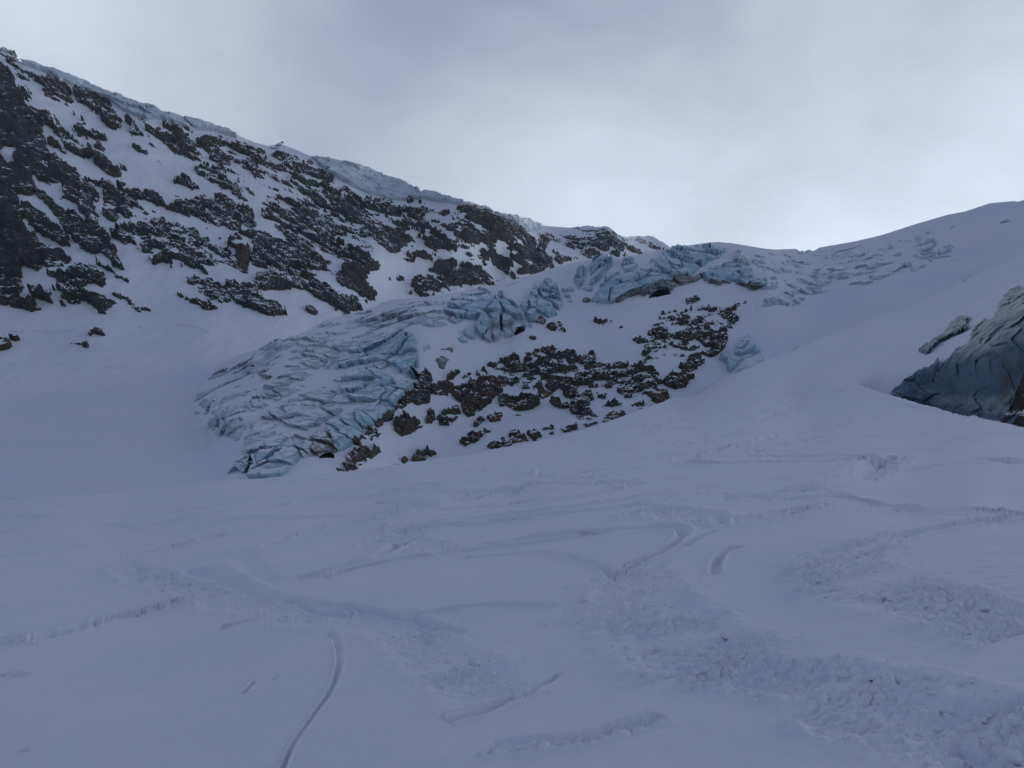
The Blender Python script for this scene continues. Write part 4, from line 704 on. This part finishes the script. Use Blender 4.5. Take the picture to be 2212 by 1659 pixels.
# hanging ice along the crest
def band(upper, lower):
    return upper + lower[::-1]
K1u = [p for p in m_crest_pts if 47 <= p[0] <= 520]; K2u = [p for p in m_crest_pts if 668 <= p[0] <= 1004]; K3u = [p for p in m_crest_pts if 1092 <= p[0] <= 1180]
CORN = [dict(polys=[band([(a, b - 1.5) for a, b in K1u], tr('Z1', '150,215 230,245 330,275 400,330 470,352 540,367 600,402 700,432 780,502 850,537 940,562 1040,567 1130,597 1240,637 1350,642 1430,657 1520,682'))], d=1, mat='cornice_ice', name='ice_cornice', top=True, a=5., label='long pale ice lip along the highest stretch of the ridge', cat='cornice'),
        dict(polys=[band([(a, b - 1.5) for a, b in K2u], tr('Z2', '180,200 230,245 310,312 400,362 470,402 540,432 620,452 700,477 780,482 880,470 960,484 1050,494 1130,512 1165,497'))], d=1, mat='cornice_ice', name='ice_cornice', top=True, a=6., label='thickest blue-grey ice cliff on the middle of the ridge', cat='cornice'),
        dict(polys=[band([(a, b - 1.5) for a, b in K3u], tr('Z2', '1440,575 1500,635 1540,678 1590,684 1640,677 1672,657'))], d=1, mat='cornice_ice', name='ice_cornice', top=True, a=6., label='short hanging ice scoop behind the dark middle rib', cat='cornice')]
def h_corn(P, d, lab, ins, u, v):
    n2 = fbm(P / np.array([16., 16., 10.]), 4); n3 = fbm(P / 5., 3); e = d + .12 * n2 - .45
    f1, f2, rid, off = worley(P / np.array([14., 14., 9.]) + .2 * perlin(P / 6)[:, None])
    return np.clip(e / .4, -1, 1) * 5.5 + np.where(e > 0, 1, .2) * (2.2 * n2 + .8 * n3 + 3.0 * (_GR[rid] * off).sum(1) - 1.2 * sstep(.06 - (f2 - f1), 0, .06)), e, np.full(len(P), -.15)
overlay(SM, CORN, 1.5, 'ice', (0.15, -.9, .12), 1.6, h_corn, -.2, 'ice_cornice', None, warp=1.6)

# ================================================================== build: glacier slope
V, nr, nc, U, Vv = sheet(SG, 380, 2600, 740, g_bot, g_crest, 235, back=45, drop=.35)
nm = vert_normals(V, nr, nc); Q = quads(nr, nc)
cutm = np.zeros(nr * nc, bool); nvis = Vv.size
for cv in CAVES: cutm[:nvis] |= (poly_sdf(U.ravel(), Vv.ravel(), cv['poly']) > -1.0)
Q = Q[~cutm[Q].any(1)]
slope = tag(mesh_obj("snow_slope", V, Q, "far_snow", normals=nm), 'broad snow slope around and above the glacier', kind='structure')
glacier = tag(empty("glacier"), 'broken blue-grey glacier tongue spilling down across the snow slope', 'glacier')
glacier.location = tuple(SG.pts(np.array([600.]), np.array([1000.]))[0])
bpy.context.view_layer.update()
def adopt(objs, par):
    for o in objs:
        o.parent = par; o.matrix_parent_inverse = par.matrix_world.inverted()
cuts = [c['poly'] for c in CAVES]
OUT_G = (-.05, -.86, .50)
overlay(SG, BOWL, 1.15, 'rock', (-.05, -.8, .6), 1.8, h_bowl, -.10, 'rock', slope, warp=2.4, holes=BOWL_HOLES, sfac=2.2)
adopt(overlay(SG, ICE, 1.35, 'ice', (-.1, -.93, .34), 2.4, h_ice(ICE), -.12, 'serac', None, warp=3.2, cut=cuts), glacier)
overlay(SG, RSLOPE, 1.4, 'ice', (-.1, -.85, .5), 2.4, h_ice(RSLOPE), -.12, 'ice_patch', slope, warp=3.6)
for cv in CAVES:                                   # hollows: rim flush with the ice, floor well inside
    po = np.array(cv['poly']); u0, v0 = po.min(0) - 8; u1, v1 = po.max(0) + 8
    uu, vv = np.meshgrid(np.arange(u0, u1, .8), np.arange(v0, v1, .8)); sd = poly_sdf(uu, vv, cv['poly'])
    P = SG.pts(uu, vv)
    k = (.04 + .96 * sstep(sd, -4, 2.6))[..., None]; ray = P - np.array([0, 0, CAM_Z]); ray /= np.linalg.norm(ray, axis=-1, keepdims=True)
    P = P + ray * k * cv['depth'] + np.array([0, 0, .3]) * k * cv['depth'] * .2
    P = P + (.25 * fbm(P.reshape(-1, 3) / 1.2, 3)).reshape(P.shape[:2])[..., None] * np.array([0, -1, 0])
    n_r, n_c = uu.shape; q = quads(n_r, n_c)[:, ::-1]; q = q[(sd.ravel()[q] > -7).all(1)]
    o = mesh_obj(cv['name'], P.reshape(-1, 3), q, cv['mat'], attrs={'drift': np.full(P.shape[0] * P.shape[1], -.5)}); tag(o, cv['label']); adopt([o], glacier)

# ================================================================== build: wind scoop
V, nr, nc, U, Vv = sheet(SW, 1500, 2600, 460, w_bot, w_top, 200, back=30, drop=.5)
scoop = tag(mesh_obj("wind_scoop_slope", V, quads(nr, nc), "far_snow", normals=vert_normals(V, nr, nc)), 'snow flank hollowed by wind behind the near crest', kind='structure')
WALL = [IT('Y7', '420,1305 430,1240 560,1140 690,1060 830,990 890,910 905,940 900,1030 850,1160 920,1010 1000,930 1100,800 1120,800 1210,760 1260,620 1370,510 1400,560 1450,520 1500,440 1530,340 1580,260 1650,210 1720,180 1780,240 2200,100 2400,1900 1787,1600 1530,1540 1200,1495 960,1440 700,1380 420,1312', .86, 'wall_ice', name='ice_wall', top=True, label='dark blue-grey ice wall rising out of the wind scoop', cat='ice wall', a=2.2),
        IT('Y7', '690,825 760,780 860,730 960,640 1080,520 1120,485 1190,485 1215,520 1180,560 1200,620 1130,660 1040,690 900,760 830,850 770,868', .9, 'wall_ice', name='ice_wall', top=True, label='narrow tilted strip of dark ice in the snow above the scoop', cat='ice wall', a=1.4),
        IT('Y7', '1530,1545 1580,1460 1640,1290 1720,1110 1787,1095 2300,1000 2400,1900 1787,1620 1640,1560', 1, 'brown_rock', name='rock_outcrop', top=True, label='black rock at the foot of the dark ice wall', cat='rock', a=2.6)]
def h_wall(P, d, lab, ins, u, v):
    n = fbm(np.stack([(P[:, 0] + .6 * P[:, 2]) / 6., P[:, 1] / 8., (P[:, 2] - .6 * P[:, 0]) / 14.], -1), 4, 2.1, .55); n2 = fbm(P / 2.2, 4)
    f1, f2, rid, off = worley(np.stack([(P[:, 0] + .6 * P[:, 2]) / 2.6, P[:, 1] / 3.6, (P[:, 2] - .6 * P[:, 0]) / 5.], -1) + .04 * perlin(P / 1.5)[:, None])
    tl = (_GR[rid] * off).sum(1); ck = sstep(.07 - (f2 - f1), 0, .07)
    e = d + .32 * (.6 * n2 + .7 * n) - .45; e = np.where(ins > 9, np.maximum(e, .2), e); rock = lab == 0
    return np.clip(e / .3, -1, 1) * 1.5 + np.where(e > 0, 1, .2) * (.3 * n + .45 * n2 + .5 * tl - .04 * ck) + np.where(rock & (e > 0), .8 + .7 * n2, 0), e, np.full(len(P), -.05)
WALL = WALL[2:] + WALL[:2]
overlay(SW, WALL, 1.2, 'ice', (-.25, -.9, .3), 3.5, h_wall, -.15, 'ice_wall', None, warp=4.5)

# ================================================================== build: near snow field with ski tracks
NR1 = 480
fu = np.r_[np.linspace(-1500, -360, 30)[:-1], np.linspace(-360, 2560, 1040), np.linspace(2560, 3700, 30)[1:]]; NU = len(fu)
tt = np.r_[np.linspace(0, 1, NR1)]
vb = 1780.; vt = f_lip(fu)
U = np.broadcast_to(fu, (NR1, NU)).copy()
vm = 1060 - .09 * (np.clip(fu, -400, 2600) - 1106) ; nlow = 370
t1 = np.linspace(0, 1, nlow)[:, None]; t2 = np.linspace(0, 1, NR1 - nlow + 1)[1:, None]
vm = np.maximum(vm, vt + 40)
Vv = np.concatenate([vb * (1 - t1) + vm[None] * t1, vm[None] * (1 - t2) + vt[None] * t2], 0)
Y = F_tps(U, Vv); P = point(U, Vv, Y)
k = np.linspace(0, 1, 13)[1:, None]; c = P[-1]
dist = np.hypot(c[:, 0], c[:, 1]); out = c[:, :2] / dist[:, None]
slope_l = (P[-1, :, 2] - P[-6, :, 2]) / (np.hypot(*(P[-1, :, :2].T)) - np.hypot(*(P[-6, :, :2].T)) + 1e-6)
runl = 0.7 * dist
B = np.zeros((12, NU, 3)); B[..., :2] = c[None, :, :2] + out[None] * (runl[None] * k)[..., None]
B[..., 2] = c[None, :, 2] + np.clip(slope_l, -.1, .4)[None] * runl[None] * k * .3 - (.24 + .26 * sstep(fu, 1900, 2150))[None] * runl[None] * k ** 1.7
P = np.concatenate([P, B], 0); nr, nc = P.shape[:2]; P = P.reshape(-1, 3)
X2 = P[:, :2]; dd = np.hypot(X2[:, 0], X2[:, 1])
TR = []   # (polyline, width m, kind, depth)
def T(z, s, w, kind, dep=.05): TR.append((tr(z, s), w * (.55 if kind == 'churn' else .42), kind, dep))
C_, G_ = 'churn', 'groove'
T('Z6', '-200,905 0,880 120,870 300,820 500,770 700,730 880,690 960,660', .62, C_, .075)
T('Z6', '500,540 620,590 740,620 860,650 1000,695 1100,690 1250,720 1440,772', .75, C_, .04)
T('Z6', '520,520 640,490 760,462 900,430 1040,390', .5, C_, .05)
T('Z6', '1020,490 1130,470 1250,420 1380,390 1500,360 1620,350 1720,310 1742,295', .55, C_, .05)
T('Z6', '1040,500 1080,540 1120,580 1180,612', .06, G_, .02)
T('Z6', '1290,597 1400,575 1520,540 1620,510 1680,480 1740,440', .11, G_, .07)
T('Z6', '1400,592 1560,552 1700,520 1850,490', .12, G_, .06)
T('Z6', '1210,1440 1260,1320 1320,1240 1390,1140 1440,1060 1465,980 1465,910 1450,860 1420,830', .04, G_, .03)
T('Z6', '1440,772 1560,760 1650,770 1750,830 1850,900 1950,960 2050,1050 2150,1150', .62, C_, .045)
T('Z6', '1930,1220 2000,1200 2080,1185 2150,1150 2230,1120', .14, G_, .07)
T('Z6', '170,325 400,320 700,290 1060,255 1400,245 1900,195 2212,160', .3, C_, .05); T('Z6', '-200,345 0,340 200,330', .2, G_, .06)
T('Z6', '430,356 700,355 950,350 1240,340 1500,325 1740,315', .16, G_, .05); T('Z6', '-200,420 0,395 150,375 380,350 600,310', .6, C_, .06)
T('Z6', '1160,300 1350,270 1560,240 1900,210', .6, C_, .06); T('Z6', '1810,385 2000,375 2212,350', .14, G_, .07); T('Z6', '2000,465 2212,438', .14, G_, .06)
T('Z6', '1600,380 1700,390 1800,412', .5, C_, .05); T('Z6', '1860,310 2000,300 2212,285', .16, G_, .06); T('Z6', '1650,265 1850,285 1810,305', .2, G_, .05); T('Z6', '2030,245 2120,225 2300,205', .7, C_, .06)
T('Z6', '1600,440 1750,440 1900,460 1960,492', .6, C_, .05); T('Z6', '955,808 1040,785 1110,770 1135,758', .14, G_, .05); T('Z6', '0,1016 60,1010 90,1020', .14, G_, .04); T('Z6', '65,1338 130,1330', .07, G_, .03); T('Z6', '1050,1095 1085,1058 1100,1040', .05, G_, .03); T('Z6', '1180,1040 1195,1005', .04, G_, .02)
T('Z6', '620,660 900,640 1180,612 1300,590', .3, C_, .03)
T('Z7', '0,436 300,406 700,380 738,388 742,425 680,470 560,525 450,580', .12, G_, .07); T('Z7', '742,460 800,430 890,392', .13, G_, .06)
T('Z7', '640,520 560,575 460,640 330,730 260,800', .45, C_, .05); T('Z7', '450,580 520,640 560,720 640,800 780,930 900,985', .85, C_, .06)
T('Z7', '900,985 1050,1010 1200,1030 1500,1060 1700,1090 1900,1180 2100,1300 2260,1400', .62, C_, .085); T('Z7', '1350,1130 1550,1170 1750,1220 2000,1330 2150,1420', .7, C_, .07)
T('Z7', '540,310 700,320 850,345 1000,350 1150,330 1250,290', .85, C_, .065); T('Z7', '540,300 680,250 800,230 1000,240 1200,262', .5, C_, .04); T('Z7', '0,350 250,320 500,300 640,270', .16, G_, .06)
T('Z7', '720,92 820,60 950,30 1100,0', .55, C_, .06); T('Z7', '720,102 900,108 1100,95 1400,95 1600,97', .2, G_, .06); T('Z7', '1010,70 1200,75 1500,75 1640,90', .2, G_, .06); T('Z7', '1000,62 1100,40 1250,10 1350,-10', .3, C_, .05)
T('Z7', '1270,222 1400,190 1540,160 1600,112 1632,104', .2, G_, .05); T('Z7', '1500,178 1620,145 1750,130 1870,110', .55, C_, .05); T('Z7', '1290,240 1420,240', .55, C_, .05); T('Z7', '1880,100 2260,110', .25, G_, .05); T('Z7', '1500,280 1700,300 1900,310 2050,330', .5, C_, .045)
T('Z7', '2260,322 2050,352 1850,385 1700,415 1580,440 1480,465', .38, C_, .07); T('Z7', '1480,465 1400,520 1420,590 1560,640 1700,690 1850,720 1980,770 2120,800 2260,835', .75, C_, .065); T('Z7', '1940,395 2260,335', .1, G_, .06)
T('Z7', '873,582 880,530 910,490 990,462', .13, G_, .05); T('Z7', '0,155 200,160 400,130 600,95', .5, C_, .06); T('Z7', '0,272 200,265 400,235 560,190', .18, G_, .06); T('Z7', '0,185 250,172 400,165', .3, C_, .05)
T('Z7', '-100,1350 200,1320 400,1280 560,1230 650,1190', .2, C_, .06); T('Z7', '-60,1150 40,1120 150,1050 210,1010', .1, G_, .04); T('Z7', '1940,1152 2260,1172', .09, G_, .04); T('Z7', '1250,1210 1400,1285 1600,1260', .22, C_, .05)
T('D', '430,1046 700,1035 1000,995 1300,935', .9, C_, .07); T('D', '600,1075 1000,1020 1300,960 1500,905', .8, C_, .07); T('D', '1000,1020 1300,965 1600,880 1830,790', .7, C_, .06); T('D', '1480,990 1650,950 1750,930 1830,905 1835,912 1750,945', .5, C_, .055); T('D', '1000,1085 1100,1060 1280,1040 1380,1045', .5, C_, .06); T('D', '900,975 1200,955 1500,880 1620,840', .5, C_, .05)
for z_, s_ in (('D', '300,1130 520,1105 760,1075 1000,1060 1180,1062'), ('D', '60,1150 260,1120 470,1088 640,1072'), ('D', '820,1160 1000,1120 1230,1100 1420,1070 1560,1050'), ('D', '700,1248 820,1215 980,1192 1180,1170 1330,1150'),
               ('D', '1100,1060 1330,1025 1560,985 1760,965'), ('D', '1240,1010 1460,965 1640,905 1740,862'), ('D', '1560,1080 1750,1050 1880,1010 1940,985'), ('D', '1000,1205 1180,1190 1300,1215 1330,1250'),
               ('D', '420,1230 520,1265 640,1300 720,1330'), ('D', '560,1290 700,1300 860,1330 1000,1365'), ('D', '1700,1080 1900,1085 2080,1105 2230,1110'), ('D', '900,1330 1050,1300 1200,1310')):
    T(z_, s_, .16, G_, .045)
disp = np.zeros(len(P)); tid = np.full(len(P), -1); tbest = np.zeros(len(P)); rough = np.zeros(len(P))
lump = None
P3 = np.c_[X2, np.zeros(len(P))]
wob = np.stack([fbm(P3 / .9, 3), fbm(P3 / .9 + 40, 3)], -1) * .10
for ti, (pl, w, kind, dep) in enumerate(TR):
    a = np.array(pl); d0 = F_tps(a[:, 0], a[:, 1]); wp = point(a[:, 0], a[:, 1], d0)[:, :2]
    # smooth the line
    for _ in range(2):
        if len(wp) < 3: break
        q = np.empty((2 * (len(wp) - 1) + 2, 2)); q[0] = wp[0]; q[-1] = wp[-1]
        q[1:-1:2] = .75 * wp[:-1] + .25 * wp[1:]; q[2:-1:2] = .25 * wp[:-1] + .75 * wp[1:]; wp = q
    reach = w * 1.6 + .45
    m = np.flatnonzero((X2[:, 0] > wp[:, 0].min() - reach) & (X2[:, 0] < wp[:, 0].max() + reach) & (X2[:, 1] > wp[:, 1].min() - reach) & (X2[:, 1] < wp[:, 1].max() + reach))
    if not len(m): continue
    xx = X2[m] + wob[m] * (1.0 if kind == C_ else .12)
    best = np.full(len(m), 1e9); tpos = np.zeros(len(m))
    for s_ in range(len(wp) - 1):
        e_ = wp[s_ + 1] - wp[s_]; t = np.clip(((xx - wp[s_]) @ e_) / (e_ @ e_ + 1e-9), 0, 1)
        dq = np.hypot(*(xx - wp[s_] - t[:, None] * e_).T); bb = dq < best; best[bb] = dq[bb]; tpos[bb] = s_ + t[bb]
    fade = sstep(tpos, 0, .5) * sstep(len(wp) - 1 - tpos, 0, .5)
    wv = w if kind == C_ else np.maximum(w, (.8 + .5 * sstep(dd[m], 7, 14)) * np.minimum(dd[m] ** 2 / (CAM_Z * 880), .3))
    x = best / wv
    if kind == C_:
        core = sstep(1.0 - x, 0, .55) * fade
        disp[m] += -dep * .25 * core + dep * .25 * np.exp(-((x - 1.0) / .28) ** 2) * fade
        rough[m] = np.maximum(rough[m], sstep(1.9 - x, 0, 1.6) * fade * dep)
    else:
        core = sstep(1.0 - x, 0, .6) * fade
        dp_ = dep * 1.15 * (w / wv) ** .2; disp[m] += -dp_ * core + dp_ * .35 * np.exp(-((x - 1.35) / .35) ** 2) * fade
        rough[m] = np.maximum(rough[m], sstep(1.6 - x, 0, .6) * fade * dep * .25)
    up = core > np.maximum(tbest[m], .3); tb = m[up]; tbest[tb] = core[up]; tid[tb] = ti
pix = dd * dd / (CAM_Z * 880)                      # metres covered by one picture row
def band_n(L, o=2): return fbm(P3 / L, o)
l1 = np.zeros(len(P)); wi = np.flatnonzero((rough > .004) & (dd < 40))
for sc_, am_ in ((.12, .8), (.06, .7), (.03, .35)):
    scv = sc_ * np.maximum(1, dd[wi] / 9.)
    wq = np.c_[X2[wi] / scv[:, None] + .25 * np.stack([perlin(P3[wi] / .07), perlin(P3[wi] / .07 + 9)], -1), np.full(len(wi), .5)]
    w1, w2, wid, _o = worley(wq); l1[wi] += am_ * np.sqrt(np.clip(.42 - w1 * w1 * 1.5, 0, 1)) * np.clip(_GR[wid][:, 0] * 1.3 + .25, 0, 1)
l1 = l1 * 1.3 + .35; l2 = band_n(.09, 2); l3 = band_n(.42, 2); l4 = band_n(1.3, 2)
fine = sstep(.14 - pix, 0, .1)
patch = sstep(fbm(P3 / np.array([.9, .5, 1]) + 3, 3), -.45, .55)
far = 1 + 2.2 * sstep(dd, 7, 26)
disp = disp * np.minimum(far, 2.8) * (1.0 + .7 * fbm(P3 / .5 + 7, 2)) + 1.05 * rough * far * (.25 + .75 * patch) * ((l1 - .62) * .9 + l2 * .35 * fine + l3 * .55 + l4 * .4)
# old, drifted-over tracks: long low ridges across the farther slope
ca_, sa_ = math.cos(math.radians(20)), math.sin(math.radians(20)); at_ = X2[:, 0] * ca_ + X2[:, 1] * sa_; bt_ = -X2[:, 0] * sa_ + X2[:, 1] * ca_
disp += .085 * sstep(dd, 14, 34) * np.clip(fbm(np.stack([at_ / 15, bt_ / 1.7, 0 * at_], -1), 3), -.6, .6) + .07 * sstep(dd, 16, 36) * np.clip(fbm(np.stack([X2[:, 0] / 11, X2[:, 1] / 1.9, 3 + 0 * at_], -1), 3), -.6, .6)
# wind ripples and old soft undulation
rip = np.sin(X2[:, 1] * 38 + 6 * fbm(P3 / .8, 3) + X2[:, 0] * 6) * sstep(fbm(P3 / 2.2 + 11, 3), .05, .5) * fine
disp += .0025 * rip + .016 * fbm(P3 / np.array([1.6, .7, 1]), 4) + .05 * fbm(P3 / 7., 3) * sstep(dd, 3, 12) + .004 * band_n(.22, 2) * fine
disp += .35 * fbm(P3 / 38., 2) * sstep(dd, 25, 70) * (np.repeat(np.arange(nr), nc) < NR1 - 6)
uu_ = np.r_[U.ravel(), np.tile(fu, 12)]; vv_ = np.r_[Vv.ravel(), np.tile(vt, 12)]
disp *= 1 - sstep(uu_, 1440, 1500) * (1 - sstep(uu_, 1830, 1870)) * (1 - sstep(vv_ - f_lip(uu_), 2, 30))
P[:, 2] += disp
nm = np.concatenate([vert_normals(P[:NR1 * nc], NR1, nc), vert_normals(P[NR1 * nc:], nr - NR1, nc)]); Q = quads(nr, nc)
ft = tid[Q[:, 0]]
for ti in range(len(TR)):
    if (ft == ti).sum() <= 120: ft[ft == ti] = -1
field = tag(mesh_obj("snow_field", P, Q[ft < 0], "near_snow", normals=nm), 'tracked snow field sloping across the foreground', kind='structure')
for ti in range(len(TR)):
    qi = Q[ft == ti]
    if len(qi): mesh_obj("ski_track", P, qi, "near_snow", field, normals=nm)

# ground going on behind and beside the viewer
gx, gy = np.meshgrid(np.linspace(-1500, 1500, 41), np.linspace(-1500, 3.6, 41))
gz = .155 * gx * np.where(np.abs(gx) > 60, .6, 1) - .0066 * gy - .10; gz = np.where(np.abs(gx) > 60, np.sign(gx) * .155 * (60 * .4 + np.abs(gx) * .6) - .0066 * gy - .10, gz)
GV, GQ = [np.stack([gx, gy, gz], -1).reshape(-1, 3)], [quads(41, 41)]
for sg_, y1_ in ((1, 22.), (-1, 85.)):                       # wings beside the near field
    yy_ = np.linspace(2.5, y1_, 30)[:, None]; k_ = np.linspace(0, 1, 30)[None] ** 2
    xx_ = sg_ * (1.22 * yy_ + 400 * k_); zz_ = .155 * np.where(np.abs(xx_) > 60, sg_ * (24 + .6 * np.abs(xx_)), xx_) - .0069 * yy_ - .10
    q_ = quads(30, 30); GQ.append((q_ if sg_ > 0 else q_[:, ::-1]) + sum(len(g_) for g_ in GV)); GV.append(np.stack([xx_, yy_ + 0 * xx_, zz_], -1).reshape(-1, 3))
tag(mesh_obj("snow_ground", np.concatenate(GV), np.concatenate(GQ), "near_snow"), 'snow going on behind the viewer', kind='structure')

# loose snow clumps thrown up beside the near tracks
rg = np.random.default_rng(3)
cand = np.flatnonzero((rough > .035) & (dd < 16) & (dd > 3.2)); pr = rough[cand] / (1 + 0 * dd[cand])
area = dd[cand] ** 3; sel = rg.choice(cand, 900, p=pr * area / (pr * area).sum())
th = np.linspace(0, 2 * np.pi, 7)[:-1]; base = [(0, 0, 1.)]
for z, r in ((.55, .8), (-.1, 1.), (-.8, .75)): base += [(r * math.cos(t + z), r * math.sin(t + z), z) for t in th]
base = np.array(base); tri = [(0, 1 + i, 1 + (i + 1) % 6, 1 + (i + 1) % 6) for i in range(6)]
tri = [(0, 1 + i, 1 + (i + 1) % 6) for i in range(6)]
for r_ in range(2):
    for i in range(6):
        a, b = 1 + 6 * r_ + i, 1 + 6 * r_ + (i + 1) % 6; tri += [(a, a + 6, b + 6), (a, b + 6, b)]
tri = np.array(tri); CV_, CF_ = [], []
for j, s_ in enumerate(sel):
    r_ = rg.lognormal(-4.2, .5); r_ = min(r_, .04)
    b = base * (1 + .5 * (rg.random((len(base), 1)) - .5)) * r_ * np.array([1, rg.uniform(.7, 1.1), rg.uniform(.55, .9)])
    a_ = rg.uniform(0, 6.28); R_ = np.array([[math.cos(a_), -math.sin(a_), 0], [math.sin(a_), math.cos(a_), 0], [0, 0, 1]])
    CV_.append(b @ R_.T + P[s_] + np.array([rg.normal(0, .02), rg.normal(0, .02), r_ * .15])); CF_.append(tri + j * len(base))
tag(mesh_obj("snow_clumps", np.concatenate(CV_), np.concatenate(CF_), "near_snow"), 'loose snow clumps thrown up along the ski tracks', 'snow', kind='stuff')
# thin mountain air round everything
def build_haze():
    lo = np.full(3, 1e9); hi = -lo
    for o in bpy.data.objects:
        if o.type == 'MESH':
            n = len(o.data.vertices); c = np.empty(n * 3, np.float32); o.data.vertices.foreach_get("co", c); c = c.reshape(-1, 3); lo = np.minimum(lo, c.min(0)); hi = np.maximum(hi, c.max(0))
    lo = lo - np.array([5, 5, 1.]); hi = hi + np.array([5, 5, 2.])
    x, y, z = zip(lo, hi)
    V = np.array([(x[i & 1], y[(i >> 1) & 1], z[i >> 2]) for i in range(8)], float)
    nt, N, L, b = new_mat("haze"); out = [n for n in N if n.type == 'OUTPUT_MATERIAL'][0]; N.remove(b)
    v = N.new("ShaderNodeVolumePrincipled"); v.inputs["Density"].default_value = HAZE; v.inputs["Color"].default_value = (.86, .92, 1, 1); L.new(v.outputs[0], out.inputs["Volume"])
    tag(mesh_obj("haze", V, np.array([(0, 2, 3, 1), (4, 5, 7, 6), (0, 1, 5, 4), (2, 6, 7, 3), (0, 4, 6, 2), (1, 3, 7, 5)]), "haze", smooth=False), kind='stuff')
HAZE = 0.00011
build_haze()
print("built in %.1f s, tris %d" % (time.time() - T0, sum(len(o.data.loops) - 2 * len(o.data.polygons) for o in bpy.data.objects if o.type == 'MESH')))
